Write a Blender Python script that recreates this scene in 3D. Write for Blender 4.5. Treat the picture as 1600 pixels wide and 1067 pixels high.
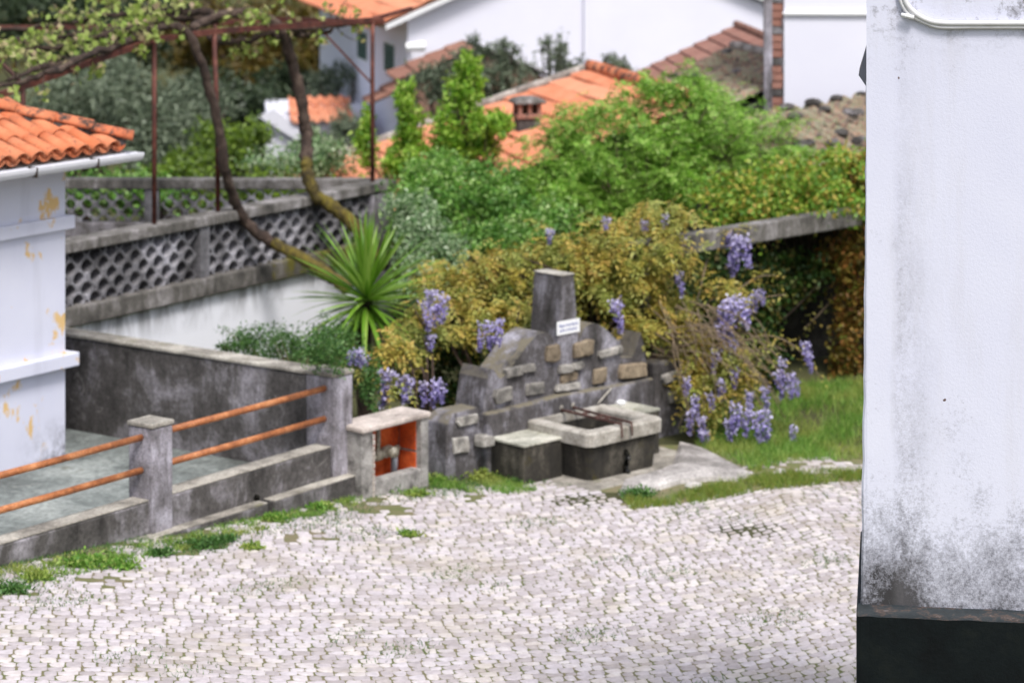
import bpy, math, random
import numpy as np
from mathutils import Vector, Matrix
R = math.radians
random.seed(7); rng = np.random.default_rng(7)
scene = bpy.context.scene
for o in list(bpy.data.objects): bpy.data.objects.remove(o)

# ------------------------------------------------------------------ camera, sky, sun, exposure
FPX, CX, CY, PITCH, CAMZ = 4300.0, 800.0, -300.0, 0.0, 6.84
cam_d = bpy.data.cameras.new('camera'); cam = bpy.data.objects.new('camera', cam_d)
scene.collection.objects.link(cam); scene.camera = cam
cam.location = (0, 0, CAMZ); cam.rotation_euler = (R(90-PITCH), 0, 0)
cam_d.sensor_width = 36; cam_d.lens = FPX/1600*36
cam_d.shift_y = -(533.5-CY)/1600
cam_d.clip_start = .5; cam_d.clip_end = 2000
cam_d.dof.use_dof = True; cam_d.dof.focus_distance = 16.6; cam_d.dof.aperture_fstop = 2.3

SUN_EL, SUN_AZ = 58.0, 158.0        # azimuth clockwise from +Y: behind the camera, to its right
world = bpy.data.worlds.new('World'); scene.world = world; world.use_nodes = True
wn = world.node_tree; bg = wn.nodes['Background']
sky = wn.nodes.new('ShaderNodeTexSky'); sky.sky_type = 'NISHITA'; sky.sun_disc = False
sky.sun_elevation = R(SUN_EL); sky.sun_rotation = R(SUN_AZ); sky.dust_density = 3.0; sky.air_density = 1.0
hs = wn.nodes.new('ShaderNodeHueSaturation'); hs.inputs['Saturation'].default_value = .62
wn.links.new(sky.outputs[0], hs.inputs['Color']); wn.links.new(hs.outputs[0], bg.inputs['Color'])
bg.inputs['Strength'].default_value = .125
sd = bpy.data.lights.new('sun', 'SUN'); sd.energy = 2.1; sd.angle = R(16); sd.color = (1, .975, .95)
sun = bpy.data.objects.new('sun', sd); scene.collection.objects.link(sun)
el, az = R(SUN_EL), R(SUN_AZ)
sdir = Vector((math.sin(az)*math.cos(el), math.cos(az)*math.cos(el), math.sin(el)))
sun.rotation_euler = sdir.to_track_quat('Z', 'Y').to_euler()
vs = scene.view_settings; vs.view_transform = 'Standard'; vs.look = 'None'; vs.gamma = 1
vs.use_curve_mapping = False; vs.exposure = 0.62
scene.render.engine = 'CYCLES'

# ------------------------------------------------------------------ measuring helpers (photo pixel -> place)
_c, _s = math.cos(R(PITCH)), math.sin(R(PITCH))
def ray(u, v):
    a, b = (u-CX)/FPX, -(v-CY)/FPX
    return Vector((a, _c+b*_s, -_s+b*_c))
def at(u, v, Y):
    d = ray(u, v); return Vector((0, 0, CAMZ)) + d*(Y/d.y)
def gr(u, v, z=0.0):
    d = ray(u, v); return Vector((0, 0, CAMZ)) + d*((z-CAMZ)/d.z)
class Fr:
    """vertical working plane: A runs along it, N points out of its face"""
    def __init__(s, o, azd):
        s.o = Vector((o[0], o[1], 0)); s.A = Vector((math.sin(R(azd)), math.cos(R(azd)), 0))
        s.N = Vector((math.cos(R(azd)), -math.sin(R(azd)), 0)); s.az = azd
    def p(s, a, b, z): return s.o + s.A*a + s.N*b + Vector((0, 0, z))
    def uv(s, u, v, b=0.0):
        d = ray(u, v); C = Vector((0, 0, CAMZ)); t = (b-(C-s.o).dot(s.N))/d.dot(s.N)
        q = C+d*t; return (q-s.o).dot(s.A), q.z
def ground_z(x, y):
    s = (x+1.53)*.585+(y-27.5)*.811
    if s > 1: s = 1+.6*(1-math.exp(-(s-1)/.6))
    return -.072*s
def on_ground(u, v):
    z = 0
    for _ in range(12):
        q = gr(u, v, z); z = ground_z(q.x, q.y)
    return gr(u, v, z)
def terrain_z(x, y):
    g = ground_z(x, y)-.012
    if -(x+4.38)*-.811-(y-23.55)*.585 < -.3 and y < 36: g = min(g, -.25)
    t = min(max((y-38.5)/9, 0), 1); t = t*t*(3-2*t)
    far = -5.0+max(0, y-66)*.11+max(0, y-120)*.25
    far += .5*math.sin(x*.11+1)*math.sin(y*.09)*min(1, max(0, (y-44)/20))
    return g*(1-t)+far*t

# ------------------------------------------------------------------ object helpers
col = scene.collection
def W(o):
    w = Vector((0, 0, 0))
    while o: w = w+o.location; o = o.parent
    return w
def tag(o, label=None, cat=None, group=None, kind=None):
    if label: o['label'] = label
    if cat: o['category'] = cat
    if group: o['group'] = group
    if kind: o['kind'] = kind
    return o
def thing(name, label, cat, loc, group=None):
    o = bpy.data.objects.new(name, None); col.objects.link(o); o.location = loc; o.empty_display_size = .2
    return tag(o, label, cat, group)
class MB:
    def __init__(s): s.v = []; s.f = []
    def add(s, vs, fs):
        n = len(s.v); s.v += [tuple(q) for q in vs]; s.f += [tuple(i+n for i in f) for f in fs]; return s
    def box(s, fr, a0, a1, b0, b1, z0, z1):
        c = [fr.p(a, b, z) for z in (z0, z1) for b in (b0, b1) for a in (a0, a1)]
        return s.add(c, [(0, 2, 3, 1), (4, 5, 7, 6), (0, 1, 5, 4), (2, 6, 7, 3), (0, 4, 6, 2), (1, 3, 7, 5)])
    def prism(s, fr, outline, b0, b1):
        n = len(outline)
        vs = [fr.p(a, b1, z) for a, z in outline]+[fr.p(a, b0, z) for a, z in outline]
        fs = [tuple(range(n)), tuple(range(2*n-1, n-1, -1))]
        fs += [(i, n+i, n+(i+1) % n, (i+1) % n) for i in range(n)]
        return s.add(vs, fs)
    def slab(s, pts, th):
        n = len(pts); vs = [Vector(q) for q in pts]+[Vector(q)-Vector((0, 0, th)) for q in pts]
        fs = [tuple(range(n)), tuple(range(2*n-1, n-1, -1))]+[(i, n+i, n+(i+1) % n, (i+1) % n) for i in range(n)]
        return s.add(vs, fs)
    def tube(s, pts, r, n=6, wob=0.0):
        pts = [Vector(q) for q in pts]; m = len(pts)
        rs = r if isinstance(r, (list, tuple)) else [r]*m
        vs = []; fs = []
        for i, q in enumerate(pts):
            d = (pts[min(i+1, m-1)]-pts[max(i-1, 0)]).normalized()
            x = d.cross(Vector((0, 0, 1)) if abs(d.z) < .9 else Vector((1, 0, 0))).normalized(); y = d.cross(x)
            for k in range(n):
                t = 2*math.pi*k/n; rr = rs[i]*(1+wob*random.uniform(-1, 1))
                vs.append(q+(x*math.cos(t)+y*math.sin(t))*rr)
        for i in range(m-1):
            for k in range(n):
                a, b = i*n+k, i*n+(k+1) % n; fs.append((a, b, b+n, a+n))
        fs += [tuple(range(n-1, -1, -1)), tuple(range((m-1)*n, m*n))]
        return s.add(vs, fs)
    def bar(s, p, q, w, h):
        """rectangular bar"""
        p, q = Vector(p), Vector(q); d = (q-p).normalized()
        x = d.cross(Vector((0, 0, 1)) if abs(d.z) < .95 else Vector((1, 0, 0))).normalized()*w/2
        y = x.normalized().cross(d).normalized()*h/2
        vs = [p-x-y, p+x-y, p+x+y, p-x+y, q-x-y, q+x-y, q+x+y, q-x+y]
        return s.add(vs, [(0, 3, 2, 1), (4, 5, 6, 7), (0, 1, 5, 4), (1, 2, 6, 5), (2, 3, 7, 6), (3, 0, 4, 7)])
    def mesh(s, name, off=Vector((0, 0, 0)), smooth=False):
        me = bpy.data.meshes.new(name)
        me.from_pydata([(v[0]-off.x, v[1]-off.y, v[2]-off.z) for v in s.v], [], s.f)
        me.validate()
        if smooth: me.polygons.foreach_set('use_smooth', [True]*len(me.polygons))
        return me
    def build(s, name, mat, parent=None, loc=None, bev=0, smooth=False, kind=None, label=None, cat=None, group=None, seg=2):
        off = W(parent) if parent else (Vector(loc) if loc is not None else Vector((0, 0, 0)))
        me = s.mesh(name, off, smooth); me.materials.append(mat)
        o = bpy.data.objects.new(name, me); col.objects.link(o)
        if parent: o.parent = parent
        else: o.location = off
        if bev:
            m = o.modifiers.new('bevel', 'BEVEL'); m.width = bev; m.segments = seg; m.limit_method = 'ANGLE'; m.angle_limit = R(35)
            m.harden_normals = False
        return tag(o, label, cat, group, kind)
def quads_obj(name, V, mat, parent=None, loc=None, nper=4, kind=None, label=None, cat=None, group=None):
    """V: (n*nper,3) array, one face of nper corners each"""
    off = W(parent) if parent else (Vector(loc) if loc is not None else Vector((0, 0, 0)))
    V = np.asarray(V, dtype=np.float32).reshape(-1, 3)-np.array(off, dtype=np.float32)
    n = len(V)//nper; me = bpy.data.meshes.new(name)
    me.vertices.add(len(V)); me.vertices.foreach_set('co', V.ravel())
    me.loops.add(len(V)); me.loops.foreach_set('vertex_index', np.arange(len(V), dtype=np.int32))
    me.polygons.add(n); me.polygons.foreach_set('loop_start', np.arange(0, len(V), nper, dtype=np.int32))
    me.update(calc_edges=True); me.materials.append(mat)
    o = bpy.data.objects.new(name, me); col.objects.link(o)
    if parent: o.parent = parent
    else: o.location = off
    return tag(o, label, cat, group, kind)
def put(name, me, parent, wloc, rot=None, scale=None):
    """another piece that shares its mesh data"""
    o = bpy.data.objects.new(name, me); col.objects.link(o); o.parent = parent
    o.location = Vector(wloc)-W(parent)
    if rot is not None:
        if isinstance(rot, Matrix): o.rotation_euler = rot.to_euler()
        else: o.rotation_euler = rot
    if scale is not None: o.scale = scale
    return o

# ------------------------------------------------------------------ materials
def lin(h):
    c = [int(h[i:i+2], 16)/255 for i in (0, 2, 4)]
    return tuple((x/12.92 if x <= .04045 else ((x+.055)/1.055)**2.4) for x in c)+(1,)
class NT:
    def __init__(s, name):
        s.m = bpy.data.materials.new(name); s.m.use_nodes = True; s.t = s.m.node_tree
        s.b = s.t.nodes['Principled BSDF']; s.out = s.t.nodes['Material Output']
        s.geo = s.t.nodes.new('ShaderNodeNewGeometry'); s.pos = s.geo.outputs['Position']
    def n(s, k): return s.t.nodes.new('ShaderNode'+k)
    def l(s, a, b): s.t.links.new(a, b)
    def vec(s, scale=(1, 1, 1), off=(0, 0, 0)):
        m = s.n('Mapping'); s.l(s.pos, m.inputs['Vector']); m.inputs['Scale'].default_value = scale; m.inputs['Location'].default_value = off
        return m.outputs[0]
    def noise(s, scale, detail=4, rough=.6, vec=None, dist=0.0):
        q = s.n('TexNoise'); s.l(vec or s.pos, q.inputs['Vector']); q.inputs['Scale'].default_value = scale
        q.inputs['Detail'].default_value = detail; q.inputs['Roughness'].default_value = rough; q.inputs['Distortion'].default_value = dist
        return q.outputs['Fac']
    def ramp(s, fac, stops, interp='LINEAR'):
        q = s.n('ValToRGB'); s.l(fac, q.inputs[0]); e = q.color_ramp.elements; q.color_ramp.interpolation = interp
        while len(e) < len(stops): e.new(.5)
        for i, (p, c) in enumerate(stops):
            e[i].position = p; e[i].color = c if not isinstance(c, str) else lin(c)
        return q.outputs[0]
    def mask(s, fac, lo, hi): return s.ramp(fac, [(lo, (0, 0, 0, 1)), (hi, (1, 1, 1, 1))])
    def mix(s, fac, a, b, mode='MIX'):
        q = s.n('MixRGB'); q.blend_type = mode
        for i, x in ((0, fac), (1, a), (2, b)):
            if isinstance(x, (int, float)): q.inputs[i].default_value = x
            elif isinstance(x, str): q.inputs[i].default_value = lin(x)
            elif isinstance(x, tuple): q.inputs[i].default_value = x
            else: s.l(x, q.inputs[i])
        return q.outputs[0]
    def math(s, op, a, b=0.0, clamp=False):
        q = s.n('Math'); q.operation = op; q.use_clamp = clamp
        for i, x in ((0, a), (1, b)):
            if isinstance(x, (int, float)): q.inputs[i].default_value = x
            else: s.l(x, q.inputs[i])
        return q.outputs[0]
    def axis(s, i):
        q = s.n('SeparateXYZ'); s.l(s.pos, q.inputs[0]); return q.outputs[i]
    def mr(s, x, a, b):
        q = s.n('MapRange'); s.l(x, q.inputs[0]); q.inputs[1].default_value = a; q.inputs[2].default_value = b; q.clamp = True
        return q.outputs[0]
    def rnd(s):
        q = s.n('ObjectInfo'); return s.math('FRACT', s.math('ADD', q.outputs['Random'], s.geo.outputs['Random Per Island']))
    def col(s, c):
        if isinstance(c, str): s.b.inputs['Base Color'].default_value = lin(c)
        else: s.l(c, s.b.inputs['Base Color'])
        return s
    def rough(s, r): s.b.inputs['Roughness'].default_value = r; return s
    def bump(s, h, st=.4, dist=.02):
        q = s.n('Bump'); s.l(h, q.inputs['Height']); q.inputs['Strength'].default_value = st; q.inputs['Distance'].default_value = dist
        s.l(q.outputs[0], s.b.inputs['Normal']); return s
def weathered(name, dark, mid, light, scale=2.5, moss=None, mosslo=.58, rough=.92, bump=.5, streak=.55, moss_up=False, spots=None, rnd=0):
    t = NT(name)
    n1 = t.noise(scale, 8, .68, dist=.3); st = t.noise(scale*1.1, 6, .7, t.vec((1.5, 1.5, .42)), .6)
    f = t.math('ADD', t.math('MULTIPLY', n1, 1-streak), t.math('MULTIPLY', st, streak))
    f = t.math('ADD', t.math('MULTIPLY', f, .7), t.math('MULTIPLY', t.noise(scale*.45, 4, .6, t.vec(off=(6, 1, 2))), .3))
    c = t.ramp(f, [(.39, dark), (.5, mid), (.61, light)])
    fine = t.noise(scale*14, 5, .75)
    c = t.mix(.55, c, t.ramp(fine, [(.34, (.12, .12, .12, 1)), (.52, (.5, .5, .5, 1)), (.7, (.88, .88, .88, 1))]), 'OVERLAY')
    if spots: c = t.mix(t.math('MULTIPLY', t.mask(t.noise(scale*2.6, 7, .75, t.vec(off=(3, 7, 1)), 1.2), .60, .72), .7), c, spots)
    if moss:
        mk = t.mask(t.noise(scale*1.1, 6, .7, t.vec(off=(9, 2, 4))), mosslo, mosslo+.1)
        if moss_up:
            q = t.n('SeparateXYZ'); t.l(t.geo.outputs['Normal'], q.inputs[0])
            mk = t.math('MULTIPLY', mk, t.mr(q.outputs[2], .2, .7))
        c = t.mix(mk, c, moss)
    if rnd: c = t.mix(rnd, c, t.ramp(t.rnd(), [(0, (.25, .25, .25, 1)), (1, (.75, .75, .75, 1))]), 'OVERLAY')
    t.col(c).rough(rough); t.bump(t.math('ADD', n1, t.math('MULTIPLY', fine, .5)), bump, .02)
    return t.m
def leafm(name, stops, trans=.35, rough=.55, big=None):
    t = NT(name); r = t.rnd(); n = len(stops)
    c = t.ramp(r, [(i/(n-1), h) for i, h in enumerate(stops)])
    if big: c = t.mix(t.mask(t.noise(big[1], 3, .5), .45, .6), c, t.ramp(r, [(0, big[0]), (1, big[2])]))
    t.col(c).rough(rough)
    tr = t.n('BsdfTranslucent'); t.l(c, tr.inputs[0]); mx = t.n('MixShader'); mx.inputs[0].default_value = trans
    t.l(t.b.outputs[0], mx.inputs[1]); t.l(tr.outputs[0], mx.inputs[2]); t.l(mx.outputs[0], t.out.inputs['Surface'])
    return t.m
def plain(name, c, rough=.6, metal=0.0, var=.25, scale=6.0, bump=.15):
    t = NT(name); n = t.noise(scale, 6, .65)
    t.col(t.mix(var, c, t.ramp(n, [(.3, (.2, .2, .2, 1)), (.7, (.8, .8, .8, 1))]), 'OVERLAY')).rough(rough)
    t.b.inputs['Metallic'].default_value = metal; t.bump(n, bump, .01); return t.m

M = {}
M['concrete'] = weathered('old_concrete', '34322f', '67635e', 'a09b9b', 2.6, '55512a', .66, moss_up=True, bump=.6)
M['concrete_mossy'] = weathered('mossy_concrete', '34322f', '615c55', '928d88', 2.6, '5f5a1d', .47, bump=.8)
M['concrete_dark'] = weathered('stained_concrete', '24211f', '575351', 'a29da3', 2.0, None, bump=.7, spots='a9a4a0', streak=.4)
M['concrete_post'] = weathered('lichened_post_plaster', '45413f', '8d888e', 'c2bdc9', 4.0, None, bump=.6, streak=.6)
M['concrete_top'] = weathered('pale_concrete_top', '6d6860', '9c968c', 'bfb9ae', 3.0, '77745a', .6, bump=.4, streak=.1)
M['fountain'] = weathered('fountain_concrete', '27241f', '555152', 'a5a2ac', 2.4, '716a5a', .42, moss_up=True, bump=.7, streak=.45)
M['basin'] = weathered('basin_wet_concrete', '1a1815', '37332c', '6a6459', 3.0, '403a1d', .6, bump=.5, streak=.5)
M['rim'] = weathered('worn_basin_rim', '7d776c', 'aba59b', 'cbc6be', 3.5, '5b5749', .62, bump=.4, streak=.2)
M['blocktop'] = weathered('mortar_slab_top', '87867a', 'b2b0a2', 'cbc8bc', 3.5, '77775c', .6, bump=.3, streak=.0)
M['floor'] = weathered('terrace_floor_cement', '4f524f', '747a77', '959a96', 1.3, '55523f', .62, bump=.25, streak=.0, spots='a9aba4')
M['stone_tan'] = weathered('tan_schist', '564b3d', '857662', 'a3937c', 6, None, bump=.9, streak=.1, rnd=.5)
M['stone_grey'] = weathered('grey_schist', '5f5c58', '99948d', 'c9c4bd', 6, None, bump=.9, streak=.1, rnd=.5)
M['screen'] = weathered('screen_block_cement', '3f3d3d', '7c7a7e', 'c2c0c8', 1.6, None, bump=.5, streak=.4, rnd=.35)
M['lichen_shade_wall'] = weathered('dark_stone_wall', '17140f', '2c2822', '49443d', 3, '2a2f14', .55, bump=1.0, streak=.1)  # dark stone; shade under the beam and behind the screen is in its colour
M['rock'] = weathered('pale_rock', '7f7a76', 'aea8a4', 'cfcac6', 2.4, '6c6d4a', .66, bump=1.0, streak=.0)
M['rust_pipe'] = weathered('rusty_orange_pipe', '7c4a2b', 'a8663b', 'c98a5c', 5, None, bump=.2, streak=.1, rough=.6)
M['rust_iron'] = weathered('red_oxide_iron', '2f1714', '57291f', '7a4a3c', 4, None, bump=.3, streak=.2, rough=.7)
M['grate_iron'] = weathered('brown_rusted_iron', '2b1b17', '4d312a', '6e5048', 8, None, bump=.3, streak=.2, rough=.8)
M['bark'] = weathered('vine_bark', '241b17', '43342c', '66564b', 7, '6a5a17', .66, bump=1.0, streak=.2)
M['bark_moss'] = weathered('mossy_vine_bark', '2d2316', '50451f', '776829', 7, '6d6120', .5, bump=1.0, streak=.1)
M['twig'] = plain('dry_twig', lin('7a6a56'), .9, 0, .3, 20)
M['gutter'] = plain('white_gutter', lin('d9d9df'), .4, 0, .12, 5)
M['white_paint'] = plain('white_sheet', lin('e9e9ea'), .5, 0, .05, 5)
M['cable'] = plain('painted_cable', lin('d2d1d2'), .55, 0, .3, 14)
M['grey_metal'] = plain('grey_sheet_metal', lin('8d8d94'), .45, .3, .2, 8)
M['pvc'] = plain('grey_pipe', lin('8f9299'), .5, 0, .2, 8)
M['brass'] = weathered('dirty_valve', '5b5344', '97907f', 'c3bdae', 18, None, bump=.4, streak=.1, rough=.5)
M['mortar'] = weathered('rough_mortar', '5b5854', '96928e', 'b7b3ae', 6, None, bump=.8, streak=.1)
M['boxslab'] = weathered('precast_slab', '9a8f87', 'bfb3aa', 'd6cbc3', 5, None, bump=.4, streak=.1)
M['brick_orange'] = weathered('hollow_brick', '9c3a12', 'c9531c', 'd96c33', 4, None, bump=.3, streak=.1)
M['water'] = plain('dark_water_and_holes', lin('0e0e0b'), .08, 0, .05, 3, .05)  # basin water, also the painted shade of drain holes and chimney openings
M['shutter'] = plain('green_shutter', lin('1f4a44'), .5, 0, .1)
M['wood_dark'] = plain('dark_wood', lin('33291f'), .8)
def tile_mat(name, a, b, c, dirt, lo=.6, dirt2=None):
    t = NT(name); r = t.rnd(); n = t.noise(3.5, 6, .7)
    k = t.mix(.5, t.ramp(r, [(0, a), (.5, b), (1, c)]), t.ramp(n, [(.35, a), (.65, c)]))
    k = t.mix(t.mask(t.noise(6, 7, .75, t.vec(off=(4, 4, 1))), lo, lo+.09), k, dirt)
    if dirt2: k = t.mix(t.math('MULTIPLY', t.mask(t.noise(4.5, 7, .78, t.vec(off=(1, 8, 3))), .5, .6), .8), k, dirt2)
    t.col(k).rough(.85); t.bump(t.noise(40, 4), .3, .01); return t.m
M['tile'] = tile_mat('clay_roof_tile', 'ba5a30', 'c86f43', 'd28a64', '463c36', .57)
M['tile_hip'] = tile_mat('lichened_hip_tile', 'b85c36', 'c9754c', 'cf8a66', '3d3733', .5)
M['tile_far'] = tile_mat('far_clay_tile', 'c27250', 'cc8260', 'd69878', '6a5549', .66)
M['tile_brown'] = tile_mat('brown_clay_tile', '7d5548', '8a6050', '96705f', '574840', .62)
t = NT('lichened_old_tile'); n_ = t.noise(6.5, 3, .6, t.vec((1, 1, 1), (2, 5, 1)), .4)
c = t.ramp(n_, [(.32, '3d382f'), (.41, '85786c'), (.46, '92705f'), (.51, '85886c'), (.58, '958c7b'), (.64, 'a3826f'), (.72, '6d6f52')])
c = t.mix(.6, c, t.ramp(t.noise(40, 6, .75), [(.34, (.15, .15, .15, 1)), (.66, (.85, .85, .85, 1))]), 'OVERLAY')
t.col(c).rough(.95); t.bump(n_, .8, .03); M['tile_moss'] = t.m
M['tile_red'] = tile_mat('red_flat_tile', '8d5f52', '9a6b5c', 'a57a6b', '5f5246', .56)
M['mortar_line'] = weathered('ridge_mortar', '6d655e', '9c938b', 'c2bab2', 5, None, bump=.6, streak=.1)
def plaster(name, base='dcdce2', stain='9c9aa0', extra=None, bump=.25, lo=.58):
    t = NT(name); st = t.noise(1.5, 6, .65, t.vec((1.6, 1.6, .22)))
    c = t.mix(t.math('MULTIPLY', t.mask(st, lo, lo+.2), .55), base, stain)
    c = t.mix(.14, c, t.ramp(t.noise(1.1, 3), [(.35, (.3, .3, .3, 1)), (.65, (.7, .7, .7, 1))]), 'OVERLAY')
    if extra: c = extra(t, c)
    t.col(c).rough(.88); t.bump(t.noise(60, 5, .7), bump, .01); return t.m
def house_dirt(t, c):
    pk = t.math('MULTIPLY', t.mask(t.noise(3.1, 5, .6, t.vec((1, 1, .7), (2.2, 0, 1.3))), .60, .64), 1)
    c = t.mix(pk, c, 'd8b57c')
    lowz = t.math('SUBTRACT', 1.0, t.mr(t.axis(2), .2, .75)); nearx = t.mr(t.axis(0), -4.95, -4.55)
    d = t.math('MULTIPLY', lowz, t.math('MULTIPLY', nearx, t.mask(t.noise(7, 7, .75), .4, .62)))
    return t.mix(d, c, '2f2d2c')
M['house_plaster'] = plaster('white_house_plaster', 'cfd0df', 'b3b3c0', house_dirt)
def damp(t, c):
    # run-off stains below the ledge
    d = t.math('MULTIPLY', t.mr(t.axis(2), .35, .85), t.mask(t.noise(2.0, 7, .7, t.vec((1.3, 1.3, .35)), .5), .44, .62))
    return t.mix(d, c, '4b4a46')
M['wall_white'] = plaster('stained_white_wall', 'ebecf4', 'b5b6be', damp)
M['far_white'] = plaster('far_whitewash', 'e4e3ee', 'd4d3de', None, .1, .7)
M['far_white2'] = plaster('far_cool_whitewash', 'd9d9e2', 'c3c2cc', None, .1, .7)

# ------------------------------------------------------------------ terrain and street
def in_poly(x, y, P):
    c = False; n = len(P)
    for i in range(n):
        (x1, y1), (x2, y2) = P[i], P[i-1]
        if (y1 > y) != (y2 > y) and x < (x2-x1)*(y-y1)/(y2-y1)+x1: c = not c
    return c
t = NT('earth'); t.col(t.mix(t.mask(t.noise(.6, 6, .7), .4, .6), '4a4a26', '3a3c1c')).rough(.95); t.bump(t.noise(8, 6), .8, .05); M['earth'] = t.m
t = NT('joint_soil'); t.col(t.mix(t.mask(t.noise(3, 6, .7), .42, .58), '7b7257', '646a3c')).rough(.95); t.bump(t.noise(25, 6), .8, .02); M['soil'] = t.m
mb = MB(); xs = [-400, -200, -120, -80, -60, -45, -35, -28]+[x*1.5 for x in range(-14, 18)]+[30, 38, 48, 60, 80, 120, 200, 400]
ys = [-60, -30, -10, 0, 6, 12]+[15+1.2*i for i in range(34)]+[57, 60, 64, 68, 74, 82, 92, 105, 120, 140, 170, 220, 300, 450]
for y in ys:
    for x in xs: mb.v.append((x, y, terrain_z(x, y)))
nx = len(xs)
for j in range(len(ys)-1):
    for i in range(nx-1): mb.f.append((j*nx+i, j*nx+i+1, (j+1)*nx+i+1, (j+1)*nx+i))
mb.build('ground', M['earth'], smooth=True, kind='structure')

g = on_ground
street_px = [(-40, 1130), (1420, 1130), (1420, 742), (1345, 748), (1190, 762), (1060, 786), (980, 790), (930, 766), (860, 752), (700, 748), (560, 752), (130, 852), (-40, 880)]
street_poly = [(g(u, v).x, g(u, v).y) for u, v in street_px]
band_px = [(1150, 742), (1420, 735), (1420, 708), (1345, 712), (1230, 716), (1165, 728)]
band_poly = [(g(u, v).x, g(u, v).y) for u, v in band_px]
mb = MB(); n = 60
x0, x1, y0, y1 = -9, 9, 12, 31
gx = [x0+(x1-x0)*i/n for i in range(n+1)]; gy = [y0+(y1-y0)*i/n for i in range(n+1)]
wall_fr = Fr((-4.38, 23.55), 35.8)
edge_fr = Fr((g(560, 770).x, g(560, 770).y), 62)
for y in gy:
    for x in gx: mb.v.append((x, y, ground_z(x, y)))
for j in range(n):
    for i in range(n):
        cx, cy = (gx[i]+gx[i+1])/2, (gy[j]+gy[j+1])/2
        q = Vector((cx, cy, 0))-wall_fr.o
        if q.dot(wall_fr.N) > -.2 and cy < 30.2: mb.f.append((j*(n+1)+i, j*(n+1)+i+1, (j+1)*(n+1)+i+1, (j+1)*(n+1)+i))
street = mb.build('street', M['soil'], smooth=True, kind='structure')

t = NT('cobble_limestone'); r = t.rnd()
c = t.ramp(r, [(0, 'a39a99'), (.35, 'b5acae'), (.7, 'c0b8bb'), (1, 'cac1bc')])
c = t.mix(.5, c, t.ramp(t.noise(16, 6, .7), [(.3, (.3, .3, .3, 1)), (.7, (.72, .72, .72, 1))]), 'OVERLAY')
c = t.mix(t.math('MULTIPLY', t.mask(t.noise(1.3, 5, .65), .5, .66), .4), c, '9c9078')
t.col(c).rough(.8); t.bump(t.noise(40, 5, .7), .5, .01); M['cobble'] = t.m
# irregular courses: jittered lattice of corners, every cell one stone
CW, CD, ROT = .118, .122, R(8)
cr, sr = math.cos(ROT), math.sin(ROT); OX, OY = 0.0, 24.5
def w2(a, b): return (OX+a*cr-b*sr, OY+a*sr+b*cr)
cells = []
def yc_(j, x): return j*CD+.11*max(0, min(x, 3.2)+1.2)**2+.07*math.sin(x*.9+.4)+.035*math.sin(x*2.3+j*.12)+.016*math.sin(x*6.1+j*2.4)+.012*math.sin(x*13+j*4.1)
rngp = random.Random(5)
def weediness(x, y):
    """how far the joints have opened along the foot of the wall and the fountain"""
    q = Vector((x, y, 0))-wall_fr.o; d = q.dot(wall_fr.N)
    q2 = Vector((x, y, 0))-edge_fr.o; d2 = q2.dot(edge_fr.N)
    return max(0, 1-d/1.3, 1-d2/.45 if q2.dot(edge_fr.A) > 0 else 0)
for j in range(-88, 70):
    x = -8.4+rngp.random()*CW; bnd = []
    while x < 8.2: bnd.append(x); x += CW*rngp.uniform(.72, 1.3)
    for i in range(len(bnd)-1):
        xa, xb = bnd[i], bnd[i+1]; e = [rngp.uniform(-.12, .12)*CW for _ in range(4)]
        cs = [(xa+e[0], yc_(j, xa)), (xb+e[1]*.3, yc_(j, xb)), (xb+e[2]*.3, yc_(j+1, xb)), (xa+e[3], yc_(j+1, xa))]
        P = [w2(*k) for k in cs]; cx = sum(k[0] for k in P)/4; cy = sum(k[1] for k in P)/4
        inb = in_poly(cx, cy, band_poly)
        if not inb and not in_poly(cx, cy, street_poly): continue
        wd = weediness(cx, cy) if not inb else .5
        nz = math.sin(cx*5.1+cy*2.3)+math.sin(cx*2.7-cy*4.9+1)
        if (Vector((cx, cy, 0))-wall_fr.o).dot(wall_fr.N) < .06: continue
        if wd > 0 and nz*.35+rngp.random()*.9 < wd*.85-.3: continue
        cells.append((P, cx, cy))
def cobble(P, cx, cy):
    sx, sy = random.uniform(.90, .96), random.uniform(.83, .91); h = random.uniform(.006, .0095); tz = [random.uniform(-.0012, .0012) for _ in range(8)]
    ring = []
    for k in range(4):
        p, q, o = P[k], P[(k+1) % 4], P[k-1]
        c1 = random.uniform(.06, .24); c2 = random.uniform(.06, .24)
        ring.append((p[0]+(o[0]-p[0])*c1, p[1]+(o[1]-p[1])*c1)); ring.append((p[0]+(q[0]-p[0])*c2, p[1]+(q[1]-p[1])*c2))
    gz = ground_z(cx, cy)
    lo = [(cx+(a-cx)*sx, cy+(b-cy)*sy, gz-.01) for a, b in ring]
    mi = [(cx+(a-cx)*sx, cy+(b-cy)*sy, gz+.0022+tz[k]) for k, (a, b) in enumerate(ring)]
    up = [(cx+(a-cx)*sx*.62, cy+(b-cy)*sy*.62, gz+h+tz[k]) for k, (a, b) in enumerate(ring)]
    f = [tuple(range(16, 24))]
    for k in range(8):
        m = (k+1) % 8; f += [(k, m, 8+m, 8+k), (8+k, 8+m, 16+m, 16+k)]
    return lo+mi+up, f
def img(x, y):
    return (800+x/y*FPX, -300+(CAMZ-ground_z(x, y))/y*FPX)
vis = [k for k in cells if 5 < img(k[1], k[2])[0] < 1325 and img(k[1], k[2])[1] < 1050]
vis.sort(key=lambda k: -img(k[1], k[2])[1]); near = set(id(k) for k in vis[:300])
rest = MB()
for k in cells:
    v, f = cobble(*k)
    if id(k) in near:
        q = MB().add(v, f); q.build('cobblestone', M['cobble'], street, smooth=False)
    else: rest.add(v, f)
rest.build('cobblestones', M['cobble'], street, kind='stuff')

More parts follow.
